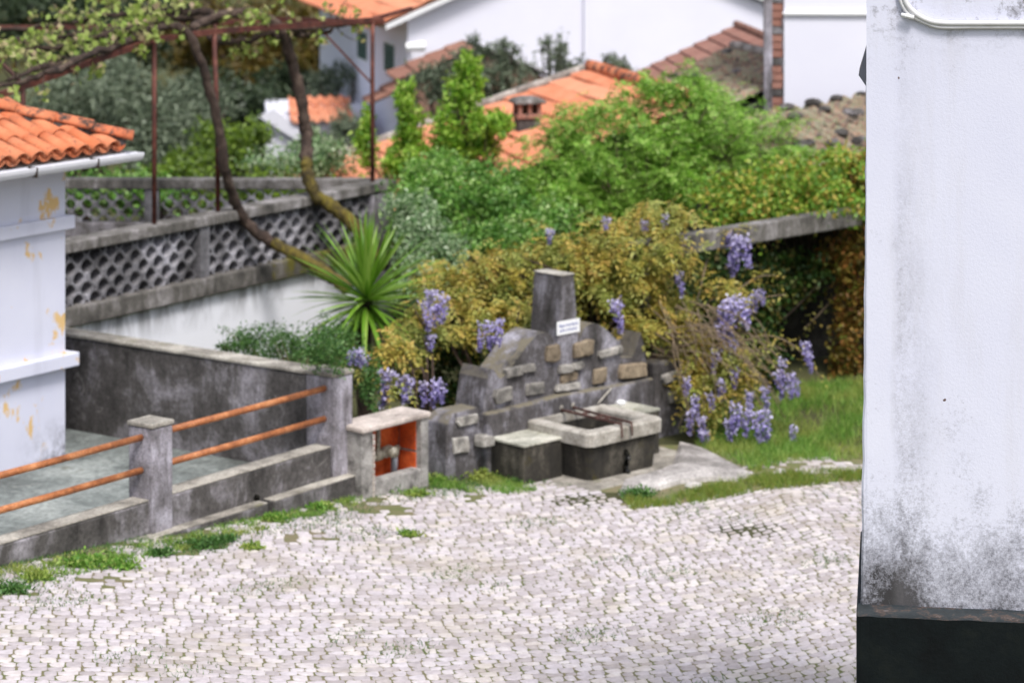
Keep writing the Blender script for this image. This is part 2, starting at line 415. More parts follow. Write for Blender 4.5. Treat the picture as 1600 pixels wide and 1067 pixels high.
# ------------------------------------------------------------------ terrace with pipe railing (left)
fr = wall_fr
S = lambda u, v=750, b=0: fr.uv(u, v, b)[0]
sE = S(548); sP = S(253.5, 760, .03)
tw = thing('railing_wall', 'low stained concrete terrace wall with square posts and two rusty orange pipe rails', 'wall', fr.p(2, 0, 0))
MB().box(fr, -6, sE-.3, -.22, 0, -.4, .53).build('parapet', M['concrete_dark'], tw, bev=.02)
MB().box(fr, -6, sE-.3, -.215, -.005, .5302, .545).build('parapet_coping', M['concrete_top'], tw, bev=.006)
for s0, s1 in ((S(118, 880), S(402, 800)), (S(411, 800), S(560, 770))):
    MB().box(fr, s0, s1, -.03, .14, -.4, .225).build('foot_ledge', M['concrete_dark'], tw, bev=.012)
    MB().box(fr, s0+.004, s1-.004, .002, .137, .2252, .24).build('ledge_top', M['concrete_top'], tw, bev=.006)
for sc in (sP, sP-2.75):
    p = MB().box(fr, sc-.14, sc+.14, -.262, .035, -.35, 1.19).build('post', M['concrete_post'], tw, bev=.018)
    MB().box(fr, sc-.15, sc+.15, -.272, .045, 1.191, 1.235).build('post_cap', M['concrete_top'], p, bev=.012)
p = MB().box(fr, sE-.29, sE, -.34, .03, -.35, 1.215).build('post', M['concrete_post'], tw, bev=.02)
MB().box(fr, sE-.3, sE+.01, -.35, .04, 1.216, 1.26).build('post_cap', M['concrete_top'], p, bev=.012)
for z in (1.10, .80):
    for a0, a1 in ((sP-2.62, sP-.13), (sP+.13, sE-.2)):
        MB().tube([fr.p(a0, -.1, z), fr.p((a0+a1)/2, -.1, z-.004), fr.p(a1, -.1, z)], .031, 10).build('pipe_rail', M['rust_pipe'], tw, smooth=True)
for u, v in ((101, 866), (400, 777)):
    a, z = fr.uv(u, v, .0)
    MB().tube([fr.p(a, -.05, z), fr.p(a, .02, z-.004)], .035, 10).build('drain_hole_dark', M['water'], tw)  # dark plug stands for the shade inside the drain hole
# wall across the back of the terrace
bw = thing('garden_wall', 'dark weather-stained concrete wall closing off the terrace, running back from the end post', 'wall', fr.p(sE-.1, -2.5, .2))
MB().box(fr, sE-.27, sE-.03, -6.5, -.345, -.3, 1.205).build('wall_body', M['concrete_dark'], bw, bev=.02)
MB().box(fr, sE-.285, sE-.015, -6.5, -.36, 1.206, 1.245).build('coping', M['concrete_top'], bw, bev=.012)
MB().box(fr, -6, sE-.275, -6.4, -.224, -.3, .23).build('terrace_floor', M['floor'], kind='structure')

# ------------------------------------------------------------------ white house on the terrace (left)
hf = Fr((-4.52, 27.87), 35.8)
ho = thing('white_house', 'white plastered house corner with orange clay tile eaves and peeling ochre patches', 'house', hf.p(-1, -1.5, .23))
MB().box(hf, -4, 0, -3.8, 0, .2, 3.36).build('wall', M['house_plaster'], ho, bev=.012)
for z0, z1, pr in ((2.58, 2.715, .07), (1.19, 1.33, .1)):
    MB().box(hf, -4, pr, .0, pr, z0, z1).build('moulding', M['house_plaster'], ho, bev=.012)
    MB().box(hf, .001, pr-.002, -3.8, -.001, z0+.002, z1-.002).build('moulding', M['house_plaster'], ho, bev=.012)
OA, OB, EZ = .50, .40, 3.36      # eaves overhang
roof = MB().add([hf.p(-4.2, OB-.03, EZ-.02), hf.p(OA-.03, OB-.03, EZ-.02), hf.p(OA-.03-2.2, OB-.03-2.2, EZ+.36*2.2-.02), hf.p(-4.2, OB-.03-2.2, EZ+.36*2.2-.02),
    hf.p(-4.2, OB-.03, EZ-.07), hf.p(OA-.03, OB-.03, EZ-.07), hf.p(OA-.03, -4.2, EZ-.07), hf.p(-4.2, -4.2, EZ-.07), hf.p(OA-.03, -4.2, EZ-.02)],
    [(0, 1, 2, 3), (0, 4, 5, 1), (4, 7, 6, 5), (1, 5, 6, 8), (1, 8, 2)]).build('roof', M['mortar'], ho)
def gutter(pts):
    m = MB(); n = 9; prev = None; prof = []
    for k in range(n): 
        a = math.pi*k/(n-1); prof.append((-math.cos(a)*.062, -math.sin(a)*.085))
    prof = prof+[(x*.86, z*.86+.004) for x, z in reversed(prof)]
    d = (pts[1]-pts[0]).normalized(); nx_ = Vector((d.y, -d.x, 0)); k = len(prof)
    vs = [q+nx_*x+Vector((0, 0, z)) for q in pts for x, z in prof]
    fs = [(i, (i+1) % k, k+(i+1) % k, k+i) for i in range(k)]+[tuple(range(9)), tuple(range(k, k+9))]
    return m.add(vs, fs)
gt = gutter([hf.p(-4, OB+.05, EZ-.035), hf.p(OA+.11, OB+.05, EZ-.035)]).build('gutter', M['gutter'], ho)
gutter([hf.p(OA+.05, OB+.0, EZ-.04), hf.p(OA+.05, -3.6, EZ-.04)]).build('gutter', M['gutter'], ho)
for a in (-2.6, -1.75, -.9, -.05):
    MB().box(hf, a-.008, a+.008, OB-.03, OB+.116, EZ-.13, EZ-.03).build('gutter_bracket', M['wood_dark'], gt)
def canal_tile(L, r0, r1, up=True, seg=8, th=.014):
    m = MB(); 
    for e, (y, r) in enumerate(((0, r0), (L, r1))):
        for rr in (r, r-th):
            for k in range(seg+1):
                a = math.pi*k/seg; m.v.append((math.cos(a)*rr, y, math.sin(a)*rr*.82*(1 if up else -1)))
    k = seg+1
    for i in range(seg):
        m.f += [(i, i+1, 2*k+i+1, 2*k+i), (k+i, 3*k+i, 3*k+i+1, k+i+1), (i, k+i, k+i+1, i+1), (2*k+i, 2*k+i+1, 3*k+i+1, 3*k+i)]
    m.f += [(0, 2*k, 3*k, k), (seg, k+seg, 3*k+seg, 2*k+seg)]
    return m
cov = canal_tile(.44, .098, .078).mesh('roof_tile', smooth=True); cov.materials.append(M['tile'])
pan = canal_tile(.44, .085, .1, False).mesh('roof_tile', smooth=True); pan.materials.append(M['tile'])
slope = math.atan(.36)
for kind, me in ((0, pan), (1, cov)):
    a = OA-.16-(.105 if kind else 0)
    while a > -1.75:
        lim = OA-a; bb = 0
        while bb < lim+.05 and bb < 1.5:
            q = hf.p(a+random.uniform(-.008, .008), OB+.035-bb, EZ+bb*.36+(.045 if kind else .062)+random.uniform(-.004, .006))
            rot = Matrix.Rotation(R(90-hf.az)+0, 3, 'Z')@Matrix.Rotation(random.uniform(-.05, .05), 3, 'Z')@Matrix.Rotation(slope+random.uniform(-.015, .025), 3, 'X')
            put('roof_tile', me, ho, q, rot); bb += .36
        a -= .21
hip = canal_tile(.46, .12, .098, seg=8).mesh('hip_tile', smooth=True); hip.materials.append(M['tile_hip'])
hd = (hf.A*-1+hf.N*-1).normalized(); hang = math.atan2(hd.y, hd.x)-math.pi/2; hs_ = math.atan(.36/math.sqrt(2))
for k in range(5):
    q = hf.p(OA+.02, OB+.02, EZ+.10)+hd*(.39*k)+Vector((0, 0, .39*k*.36/math.sqrt(2)+.012*(k % 2)))
    put('hip_tile', hip, ho, q, Matrix.Rotation(hang+random.uniform(-.04, .04), 3, 'Z')@Matrix.Rotation(hs_, 3, 'X'))
MB().bar(hf.p(OA-.02, OB-.02, EZ+.085), hf.p(OA-1.8, OB-1.8, EZ+.085+1.78*.36), .17, .09).build('hip_mortar', M['concrete_dark'], ho, bev=.02)

# ------------------------------------------------------------------ balustraded terrace behind
q0 = at(100, 378, 32.0); bf = Fr((q0.x, q0.y), 33.5)
aR = bf.uv(613, 290)[0]; ZC = 1.78
bt = thing('garden_balustrade', 'weathered concrete balustrade of pierced screen blocks on a white retaining wall', 'balustrade', bf.p(3, 0, 0))
MB().box(bf, -3, aR, -.30, -.02, -.4, .80).build('retaining_wall', M['wall_white'], bt)
for i, (a0, a1) in enumerate(((-3, bf.uv(318, 460)[0]), (bf.uv(319, 460)[0], bf.uv(420, 440)[0]), (bf.uv(421, 440)[0], aR+.04))):
    MB().box(bf, a0, a1-.006, -.32, .07, .795, 1.02+.004*i).build('ledge', M['concrete_mossy' if i == 2 else 'concrete'], bt, bev=.02)
for i, (a0, a1) in enumerate(((-3, bf.uv(333, 330)[0]), (bf.uv(334, 330)[0], aR+.06))):
    MB().box(bf, a0, a1-.006, -.26, .05, ZC-.125, ZC+.003*i).build('coping', M['concrete'], bt, bev=.015)
aP = bf.uv(319, 400)[0]
MB().box(bf, aP-.09, aP+.09, -.2, .02, 1.02, ZC-.12).build('pilaster', M['screen'], bt, bev=.01)
MB().box(bf, aR-.5, aR, -.24, .03, -.3, ZC-.122).build('pilaster', M['concrete_post'], bt, bev=.015)
def screen_mesh(w, h, d, k=.73):
    m = MB(); n = 12
    for y in (0, d):
        for i in range(n):
            a = 2*math.pi*i/n; c, s = math.cos(a), math.sin(a); e = 1/(abs(c)+abs(s)); m.v.append((c*e*w/2, y, s*e*h/2))
        for i in range(n):
            a = 2*math.pi*i/n; c, s = math.cos(a), math.sin(a); e = .25*1/(abs(c)+abs(s))+.75*.8; m.v.append((c*e*w/2*k, y, s*e*h/2*k))
    for i in range(n):
        j = (i+1) % n
        m.f += [(i, j, n+j, n+i), (2*n+i, 3*n+i, 3*n+j, 2*n+j), (n+i, n+j, 3*n+j, 3*n+i)]
    return m
def screen(fr_, a0, a1, z0, z1, w, h, b, parent, skip, d=.10, k=.73):
    me = screen_mesh(w, h, d, k).mesh('screen_block'); me.materials.append(M['screen'])
    ang = R(90-fr_.az); j = 0; z = z0
    while z < z1+.02:
        a = a0+(w/2 if j % 2 else 0)
        while a < a1:
            if not any(s0 < a < s1 for s0, s1 in skip):
                put('screen_block', me, parent, fr_.p(a, b+random.uniform(-.006, .006), z), (random.uniform(-.015, .015), 0, ang))
            a += w
        z += h/2; j += 1
MB().box(bf, -3, aR-.4, -.25, -.2, .99, ZC-.13).build('dark_backing', M['lichen_shade_wall'], bt)  # dark sheet added behind the screen so its holes look black
screen(bf, -.3, aR-.45, 1.06, ZC-.14, .285, .262, -.02, bt, ((aP-.13, aP+.13),), d=.15, k=.8)
# far side of the same terrace
c2 = bf.p(aR-.1, -.27, 0); ff = Fr((c2.x, c2.y), 91.0)
ft = thing('far_balustrade', 'pierced concrete balustrade on the far side of the terrace with greenery showing through', 'balustrade', ff.p(-2.5, 0, .9))
MB().box(ff, -7, -.02, -.22, .02, ZC-.14, ZC-.004).build('coping', M['concrete'], ft, bev=.015)
MB().box(ff, -7, -.05, -.2, 0, -.5, 1.18).build('base_wall', M['concrete_dark'], ft, bev=.01)
aQ = ff.uv(236, 310)[0]
MB().box(ff, aQ-.1, aQ+.1, -.17, -.01, 1.18, ZC-.14).build('pilaster', M['screen'], ft, bev=.01)
screen(ff, -6.6, -.1, 1.2, ZC-.15, .225, .225, -.04, ft, ((aQ-.14, aQ+.14),), d=.08, k=.8)
MB().slab([bf.p(-3, -.3, 1.0), bf.p(aR-.3, -.3, 1.0), ff.p(-.2, .02, 1.0), ff.p(-7, .02, 1.0)], .2).build('raised_terrace_floor', M['lichen_shade_wall'], kind='structure')  # floor coloured dark to stand for shade seen through the screen

# ------------------------------------------------------------------ iron pergola and vine over it
def on_cop(u, v=330): return bf.uv(u, v, -.1)[0]
pg = thing('pergola', 'thin rusty red iron pergola frame standing on the balustrade coping', 'pergola', bf.p(3, -.1, ZC))
PT = []
for u, zt in ((36, 3.62), (241, 4.0), (338, 4.02), (582, 3.95)):
    a = on_cop(u); PT.append(bf.p(a, -.1, zt))
    sh = .03 if u == 338 else 0
    MB().tube([bf.p(a+sh, -.1, ZC-.01), bf.p(a+sh*.3, -.1+sh*.3, (ZC+zt)/2), bf.p(a-sh*1.5, -.1, zt)], .03, 8).build('post', M['rust_iron'], pg, smooth=True)
for p, q in ((PT[0]+(PT[0]-PT[1])*.5, PT[1]), (PT[1], PT[2]), (PT[2], PT[3])):
    MB().bar(p+Vector((0, 0, .02)), q+Vector((0, 0, .02)), .05, .07).build('beam', M['rust_iron'], pg)
dirn = (PT[3]-PT[2]).normalized()
MB().bar(PT[3]+Vector((0, 0, .03)), PT[3]+dirn*.9+Vector((0, 0, .14)), .05, .05).build('beam', M['rust_iron'], pg)
back = [at(-60, 44, 38.6), at(235, 42, 38.4), at(430, 31, 38.2), PT[3]+Vector((.15, 0, .0))]
for p, q in zip(back[:-1], back[1:]): MB().bar(p, q, .045, .065).build('beam', M['rust_iron'], pg)
MB().bar(at(425, 43, 37.6), at(598, 37, 37.3), .03, .035).build('beam', M['rust_iron'], pg)
MB().bar(at(497, 42, 37.2), at(581, 131, 37.35), .028, .028).build('brace', M['rust_iron'], pg)
for p, q in ((PT[1], back[1]), (PT[0], back[0]), (PT[2], at(330, 36, 38.3))):
    MB().bar(p+Vector((0, 0, .05)), q+Vector((0, 0, .03)), .03, .04).build('crossbar', M['rust_iron'], pg)
def spline(pts, k=5):
    P = [Vector(p) for p in pts]; P = [P[0]*2-P[1]]+P+[P[-1]*2-P[-2]]; out = []
    for i in range(1, len(P)-2):
        for s in range(k):
            t = s/k; a, b, c, d = P[i-1:i+3]
            out.append(.5*((2*b)+(c-a)*t+(2*a-5*b+4*c-d)*t*t+(3*b-a-3*c+d)*t**3))
    return out+[P[-2]]
def gnarl(pts, r0, r1, k=6, n=8, wob=.14, jit=.01):
    c = spline(pts, k); m = len(c)
    c = [q+Vector((random.uniform(-jit, jit), random.uniform(-jit, jit), random.uniform(-jit, jit))) for q in c]
    return MB().tube(c, [(r0+(r1-r0)*i/(m-1))*(1+random.uniform(-.1, .16)) for i in range(m)], n, wob)
# ------------------------------------------------------------------ leaves
def leaves(C, L, Wd, up=.35, droop=.0, dirs=None):
    """one folded rhombic leaf at every point of C"""
    n = len(C); d = rng.normal(size=(n, 3)) if dirs is None else dirs+rng.normal(size=(n, 3))*.35
    d[:, 2] -= droop; d /= np.linalg.norm(d, axis=1)[:, None]
    nr = rng.normal(size=(n, 3)); nr[:, 2] += up*3; s = np.cross(d, nr); s /= (np.linalg.norm(s, axis=1)[:, None]+1e-6)
    nn = np.cross(s, d); l = (L*rng.uniform(.65, 1.25, n))[:, None]; w = (Wd*rng.uniform(.7, 1.2, n))[:, None]
    mid = C+d*l*.45+nn*l*.06
    return np.stack([C, mid+s*w/2, C+d*l, mid-s*w/2], 1).reshape(-1, 3)
def pinnate(P, pairs, Lr, ll, lw, droop=.25, fwd=.3):
    """feathered leaves: pairs of leaflets along a drooping stalk and one at its end"""
    n = len(P); d = rng.normal(size=(n, 3)); d[:, 2] = d[:, 2]*.45-droop; d[:, 1] -= fwd; d /= np.linalg.norm(d, axis=1)[:, None]
    s = np.cross(d, np.array([0, 0, 1.0])+rng.normal(size=(n, 3))*.25); s /= np.linalg.norm(s, axis=1)[:, None]
    L = rng.uniform(Lr[0], Lr[1], n)[:, None]; V = []
    for k in range(pairs+1):
        t_ = (k+1)/(pairs+1.3); root = P+d*L*t_-np.array([0, 0, 1])*(L*t_**2*.4)
        for sg_ in ((-1, 1) if k < pairs else (0,)):
            dd = s*sg_*.95+d*.5+np.array([0, 0, -.3]); dd = dd+rng.normal(size=dd.shape)*.08
            dd /= np.linalg.norm(dd, axis=1)[:, None]
            nn = np.cross(s, d); nn = nn*np.sign(nn[:, 2:3]+1e-6); w = np.cross(dd, nn); w /= np.linalg.norm(w, axis=1)[:, None]+1e-6
            l = (ll*rng.uniform(.8, 1.15, n))[:, None]; mid = root+dd*l*.45
            V.append(np.stack([root, mid+w*lw/2, root+dd*l, mid-w*lw/2], 1).reshape(-1, 3))
    return np.concatenate(V)
def clump_points(ells, n, clumps, tight=.17, shell=(.45, 1.0)):
    """leaf points gathered round clump centres spread through ellipsoids (c, r, weight)"""
    w = np.array([e[1][0]*e[1][2] for e in ells]); w = w/w.sum(); out = []; cents = []
    for e, k in zip(ells, w):
        c, r = np.array(e[0], float), np.array(e[1], float); nc = max(5, int(clumps*k)); m = int(n*k)
        d = rng.normal(size=(nc, 3)); d /= np.linalg.norm(d, axis=1)[:, None]
        cc = d*rng.uniform(shell[0], shell[1], nc)[:, None]
        cc += rng.normal(size=cc.shape)*.05
        size = rng.uniform(.5, 1.5, nc)
        i = rng.choice(nc, m, p=size/size.sum()); q = cc[i]+rng.normal(size=(m, 3))*tight*size[i][:, None]
        out.append(c+q*r); cents.append(c+cc*r)
    return np.concatenate(out), np.concatenate(cents)
def ell(u, v, Y, ru, rv, rd=None):
    k = Y/FPX; rd = rd if rd else .8*min(ru, rv)*k
    return (at(u, v, Y), (ru*k, rd, rv*k))
def plant(name, label, cat, base, ells, n, clumps, L, Wd, mat, tight=.2, shell=(.45, 1.0), stem=.03, stemmat='bark', up=.35, droop=0, nst=10, group=None, trunk='trunk', pin=None):
    b = Vector(base); o = thing(name, label, cat, b, group)
    P, cc = clump_points(ells, n, clumps, tight, shell)
    quads_obj('crown', leaves(P, L, Wd, up, droop) if not pin else pinnate(P, pin, (L*1.6, L*3), L, Wd, droop), mat, o, kind='stuff')
    m = MB(); sel = rng.choice(len(cc), min(nst, len(cc)), replace=False)
    cen = sum((Vector(e[0]) for e in ells), Vector())/len(ells)
    fork = b+(cen-b)*.45; m.tube(spline([b, b+(fork-b)*.5+Vector((random.uniform(-.1, .1), 0, 0)), fork], 4), [stem*(1-.3*i/8) for i in range(9)], 7, .1)
    for i in sel:
        q = Vector(cc[i]); mid = fork+(q-fork)*.5+Vector((random.uniform(-.1, .1), random.uniform(-.1, .1), random.uniform(0, .15)))
        m.tube(spline([fork, mid, q], 4), [stem*.6*(1-.8*k/8) for k in range(9)], 5, .1)
    m.build(trunk, M[stemmat], o, smooth=True)
    return o
LM = {}
LM['vine'] = leafm('young_vine_leaf', ['7f9a3c', '9cb055', 'b5bf72', 'b39a80'], .4)
LM['yucca'] = leafm('yucca_leaf', ['56801f', '76a032', '9ab855'], .25, .4)
LM['bush'] = leafm('bright_bush_leaf', ['5d8f25', '7aab33', '98bf4d', 'bcd280'], .35, .55, ('527c20', 2.2, '8cb045'))
LM['pear'] = leafm('pear_leaf', ['5a8a1d', '7aa92a', '9abf44', 'b2cc62'], .42)
LM['weed'] = leafm('weed_leaf', ['2f5220', '3f6a2b', '57803b', '6d8c4f'], .3)
LM['shrub'] = leafm('mid_shrub_leaf', ['4c7c24', '699c36', '8bb152', 'b4c88a'], .3, .5, ('3a661f', 2.6, '6c9a40'))
LM['grey'] = leafm('grey_shrub_leaf', ['527644', '6f8f5a', '92a97c', 'bcc8aa'], .3)
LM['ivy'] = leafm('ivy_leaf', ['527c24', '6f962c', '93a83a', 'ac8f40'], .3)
LM['ivy_dark'] = leafm('shade_ivy_leaf', ['1f3812', '2c4b17', '3f5a1e', '6b5a28'], .25)  # darker copy of the ivy leaf, with shade put into its colour
LM['rust'] = leafm('rusty_creeper_leaf', ['5b5a1d', '7a6424', '95602e', '6a7a2a'], .3)
LM['wisteria'] = leafm('bronze_wisteria_leaf', ['847f2e', 'a89b3d', 'c6b458', 'c29c50', '9fa655'], .35, .55, ('7d8a38', 3.2, 'adb160'))
LM['olive'] = leafm('olive_leaf', ['46543f', '5a6850', '748066', '8b967f'], .2)
LM['olive_dark'] = leafm('dark_olive_leaf', ['26331f', '34432a', '465539'], .2)
LM['oak'] = leafm('brown_oak_leaf', ['4a3f12', '5e4b16', '6e5c1e', '4a5220'], .3)
LM['yellow'] = leafm('yellow_green_leaf', ['5d7a1e', '7a9428', '4f6a26', '6b7f3c'], .35)
LM['grass'] = leafm('grass_blade', ['497a24', '64942e', '80a846', 'a8b963'], .35, .6, ('7b9036', 1.7, 'aeb55f'))
LM['dry_grass'] = leafm('yellowing_grass', ['5d7f2a', '7f973a', 'a09a4d'], .35)

vn = thing('grape_vine', 'old gnarled grape vine with young pale leaves trained over the iron pergola', 'vine', at(520, 440, 34.6))
low = [at(545, 452, 34.2), at(505, 425, 34.4), at(465, 400, 34.6), at(428, 380, 34.75)]
gnarl(low, .085, .07).build('trunk', M['bark_moss'], vn, smooth=True)
gnarl([at(428, 380, 34.75), at(388, 352, 34.7), at(366, 312, 34.55), at(352, 268, 34.3), at(345, 215, 34.2), at(330, 150, 34.1), at(314, 98, 34.0), at(292, 52, 33.9), at(262, 38, 33.8)], .07, .05).build('trunk', M['bark'], vn, smooth=True)
gnarl([at(600, 420, 35.6), at(565, 366, 35.8), at(538, 338, 35.9), at(512, 318, 35.9), at(490, 300, 35.85), at(479, 264, 35.9), at(479, 250, 36.0)], .095, .075).build('trunk', M['bark_moss'], vn, smooth=True)
gnarl([at(479, 262, 35.95), at(479, 212, 36.25), at(474, 178, 36.2), at(465, 132, 36.2), at(452, 84, 36.1), at(440, 48, 36.0), at(418, 30, 35.9), at(378, 20, 35.7), at(330, 30, 35.4), at(300, 45, 35)], .085, .055).build('trunk', M['bark'], vn, smooth=True)
arms = [[(440, 45, 36), (500, 42, 37), (552, 36, 37.6)], [(262, 38, 33.8), (200, 62, 33.2), (130, 92, 32.2), (60, 122, 31.4), (-30, 140, 30.8)], [(378, 20, 35.7), (300, 20, 36), (200, 20, 36.5), (80, 40, 37), (-30, 50, 37)],
        [(330, 58, 35), (375, 66, 35.4), (420, 52, 35.6), (432, 60, 35.7)], [(262, 38, 33.8), (180, 48, 34.5), (90, 75, 35), (-20, 85, 35)], [(460, 50, 36.4), (478, 55, 36.8), (520, 46, 37.4)], [(250, 45, 34), (170, 80, 33), (90, 100, 32.2), (10, 128, 31.5)], [(350, 30, 36), (250, 30, 36.5), (140, 48, 36.6), (40, 62, 36.8), (-30, 66, 36.8)]]
for c in arms: gnarl([at(*q) for q in c], .055, .024, 6, 6, .25, .03).build('branch', M['bark'], vn, smooth=True)
m = MB(); pts = []
for k in range(150):
    c = random.choice(arms[:5]+arms[6:]); i = random.randrange(len(c)-1); s = random.random()
    p = at(*c[i]).lerp(at(*c[i+1]), s); q = p+Vector((random.uniform(-.4, .3), random.uniform(-.4, .3), random.uniform(-.22, .4)))
    m.tube(spline([p, (p+q)/2+Vector((0, 0, random.uniform(-.05, .08))), q], 3), [.008, .008, .007, .006, .006, .005, .005], 4)
    pts += [q, p.lerp(q, .7)]
    if p.x < -3: pts += [q, q]
m.build('twigs', M['bark'], vn, kind='stuff')
C = np.array([pts[i] for i in rng.integers(0, len(pts), 1700)])+rng.normal(size=(1700, 3))*.045
quads_obj('foliage', leaves(C, .095, .085, .3), LM['vine'], vn, kind='stuff')

# ------------------------------------------------------------------ fountain
A46, = (46.0,)
F0 = Vector((.795, 28.26, 0)); ff0 = Fr((F0.x, F0.y), A46)      # basin front plane
wp = F0-ff0.N*1.0; wf = Fr((wp.x, wp.y), A46)                    # wall front plane
fo = thing('fountain', 'old grey concrete village fountain with curved stepped back wall, set stones and stone basin', 'fountain', wf.p(.7, .3, -.12))
TH = .42
def arc(a0, z0, ap, zp, a1, z1, n=24):
    out = []
    for k in range(n+1):
        t = k/n
        if t < .6:
            s = t/.6; out.append((a0+(ap-a0)*s, z0+(zp-z0)*(.5*math.sin(s*math.pi/2)+.5*(s*s*(3-2*s)))))
        else:
            s = (t-.6)/.4; out.append((ap+(a1-ap)*s, zp+(z1-zp)*(1-math.sqrt(max(0, 1-s*s)))))
    return out
cA = .69
left = [(-.63, -.3), (-.60, .35), (-.5, .90), (-.45, 1.0), (-.395, .975), (-.345, .90)]
larc = arc(-.30, .87, .33, 1.275, cA-.165, 1.0)
pil = [(cA-.166, 1.02), (cA-.090, 1.835)]
half = left+larc+pil
rarc = [(2*cA-a, z) for a, z in reversed(larc) if 2*cA-a < 1.5]
right_h = [(cA+.090, 1.835), (cA+.166, 1.02)]+rarc+[(1.505, 1.04), (1.51, .84), (1.70, .82), (1.745, .90), (1.83, 1.075), (1.88, .94), (1.985, .35), (2.02, -.3)]
MB().prism(wf, half+right_h, -TH, 0).build('back_wall', M['fountain'], fo, bev=.014)
MB().box(wf, cA-.1, cA+.1, -TH-.002, .004, 1.836, 1.85).build('pillar_cap', M['concrete_top'], fo, bev=.006)
# thicker lower band of the wall
prof = [(-.57, -.3), (-.57, .56), (.1, .575), (.5, .60), (.9, .585), (1.5, .575), (1.95, .575), (1.95, -.3)]
MB().prism(wf, prof, -.05, .09).build('dado', M['fountain'], fo, bev=.03, seg=3)
def pier(a0, a1, zt, name='side_pier'):
    b0, b1 = -.36, .02; c = .11
    lo = [(a0, b1), (a1, b1), (a1, b0), (a0, b0)]
    hi = [(a0+c*.9, b1-.02), (a1-.01, b1-.02), (a1-.01, b0+c), (a0+c*.9, b0+c)] if a0 < 0 else [(a0+.01, b1-.02), (a1-c*.9, b1-.02), (a1-c*.9, b0+c), (a0+.01, b0+c)]
    vs = [wf.p(a, b, -.3) for a, b in lo]+[wf.p(a, b, zt-.11) for a, b in lo]+[wf.p(a, b, zt) for a, b in hi]
    fs = [(8, 9, 10, 11)]
    for k in range(4):
        m_ = (k+1) % 4; fs += [(k, m_, 4+m_, 4+k), (4+k, 4+m_, 8+m_, 8+k)]
    return MB().add(vs, fs).build(name, M['fountain'], fo, bev=.014)
pier(-1.09, -.62, .63); pier(2.02, 2.50, .70)
# set stones
def stone(cu, cv, wpx, hpx, mat, pr=.035, b=0.0, tilt=0.0, seed=0):
    r_ = random.Random(seed); a, z = wf.uv(cu, cv, b); d = (wf.p(a, b, z)).y
    w = wpx*d/FPX/.66; h = hpx*d/FPX; n = 8; ring = []
    for k in range(n):
        t = 2*math.pi*(k+r_.uniform(-.2, .2))/n+math.pi/8*0; c, s = math.cos(t), math.sin(t); e = 1/max(abs(c), abs(s)); e = 1+(e-1)*.95
        e *= r_.uniform(.9, 1.05); ring.append((c*e*w/2, s*e*h/2))
    rot = lambda x, y: (x*math.cos(tilt)-y*math.sin(tilt), x*math.sin(tilt)+y*math.cos(tilt))
    vs = []
    for sc, bb in ((1.03, -.03), (1, pr*.75), (.88, pr)):
        for x, y in ring:
            x2, y2 = rot(x*sc, y*sc); vs.append(wf.p(a+x2, b+bb+r_.uniform(-.006, .006), z+y2))
    fs = [tuple(range(2*n, 3*n))]
    for j in range(2):
        for k in range(n):
            m_ = (k+1) % n; fs.append((j*n+k, j*n+m_, (j+1)*n+m_, (j+1)*n+k))
    MB().add(vs, fs).build('set_stone', M[mat], fo, bev=.006)
STN = [(729, 656, 30, 15, 'stone_grey', .03), (719, 695, 24, 26, 'stone_grey', .03), (754, 687, 17, 19, 'stone_grey', .1), (783, 617, 27, 23, 'stone_grey', .05),
       (803, 580, 25, 16, 'stone_grey', .04), (824, 575, 20, 13, 'stone_grey', .035), (835, 607, 26, 19, 'stone_grey', .03), (862, 552, 22, 27, 'stone_tan', .05),
       (902, 546, 15, 25, 'stone_tan', .045), (914, 543, 20, 27, 'stone_tan', .05), (882, 576, 20, 14, 'stone_grey', .05), (901, 571, 17, 12, 'stone_grey', .045),
       (888, 589, 26, 14, 'stone_tan', .03), (884, 604, 37, 12, 'stone_grey', .05), (936, 587, 19, 25, 'stone_tan', .035), (953, 549, 36, 13, 'stone_grey', .05),
       (985, 579, 40, 23, 'stone_tan', .075), (1046, 589, 28, 16, 'stone_grey', .05), (1054, 619, 22, 18, 'stone_grey', .04)]
for i, s in enumerate(STN): stone(*s[:5], pr=s[5], b=.09 if i == 2 else (.02 if i in (0, 1, 17, 18) else 0), tilt=random.uniform(-.08, .08), seed=i)
# basin
ZR, GZ = .41, -.16
def rrect(inset, z, L=1.14, D=.98, r=.10, n=4, tw=0):
    pts = []; x0, x1, y0, y1 = inset, L-inset, -D+(.0 if inset < .05 else .1), -inset; r = max(.02, r-inset*.3)
    for cx, cy, a0 in ((x1-r, y1-r, 0), (x0+r, y1-r, 90), (x0+r, y0+r, 180), (x1-r, y0+r, 270)):
        for k in range(n+1):
            a = R(a0+90*k/n); pts.append((cx+math.cos(a)*r, cy+math.sin(a)*r, z))
    return [ff0.p(a, b, zz) for a, b, zz in pts]
def loft(loops, cap0=False, cap1=False):
    m = MB(); n = len(loops[0])
    for l in loops: m.v += [tuple(q) for q in l]
    for j in range(len(loops)-1):
        for k in range(n): m.f.append((j*n+k, j*n+(k+1) % n, (j+1)*n+(k+1) % n, (j+1)*n+k))
    if cap0: m.f.append(tuple(range(n-1, -1, -1)))
    if cap1: m.f.append(tuple(range((len(loops)-1)*n, len(loops)*n)))
    return m
loft([rrect(.075, GZ), rrect(.04, ZR-.16), rrect(.03, ZR-.115)]).build('basin', M['basin'], fo, bev=.0)
loft([rrect(.028, ZR-.155), rrect(.0, ZR-.145), rrect(-.004, ZR-.02), rrect(.016, ZR), rrect(.15, ZR-.004), rrect(.165, ZR-.03), rrect(.168, ZR-.10)]).build('basin_rim', M['rim'], fo)
loft([rrect(.167, ZR-.09), rrect(.18, ZR-.34)], cap1=True).build('basin_inside', M['basin'], fo)
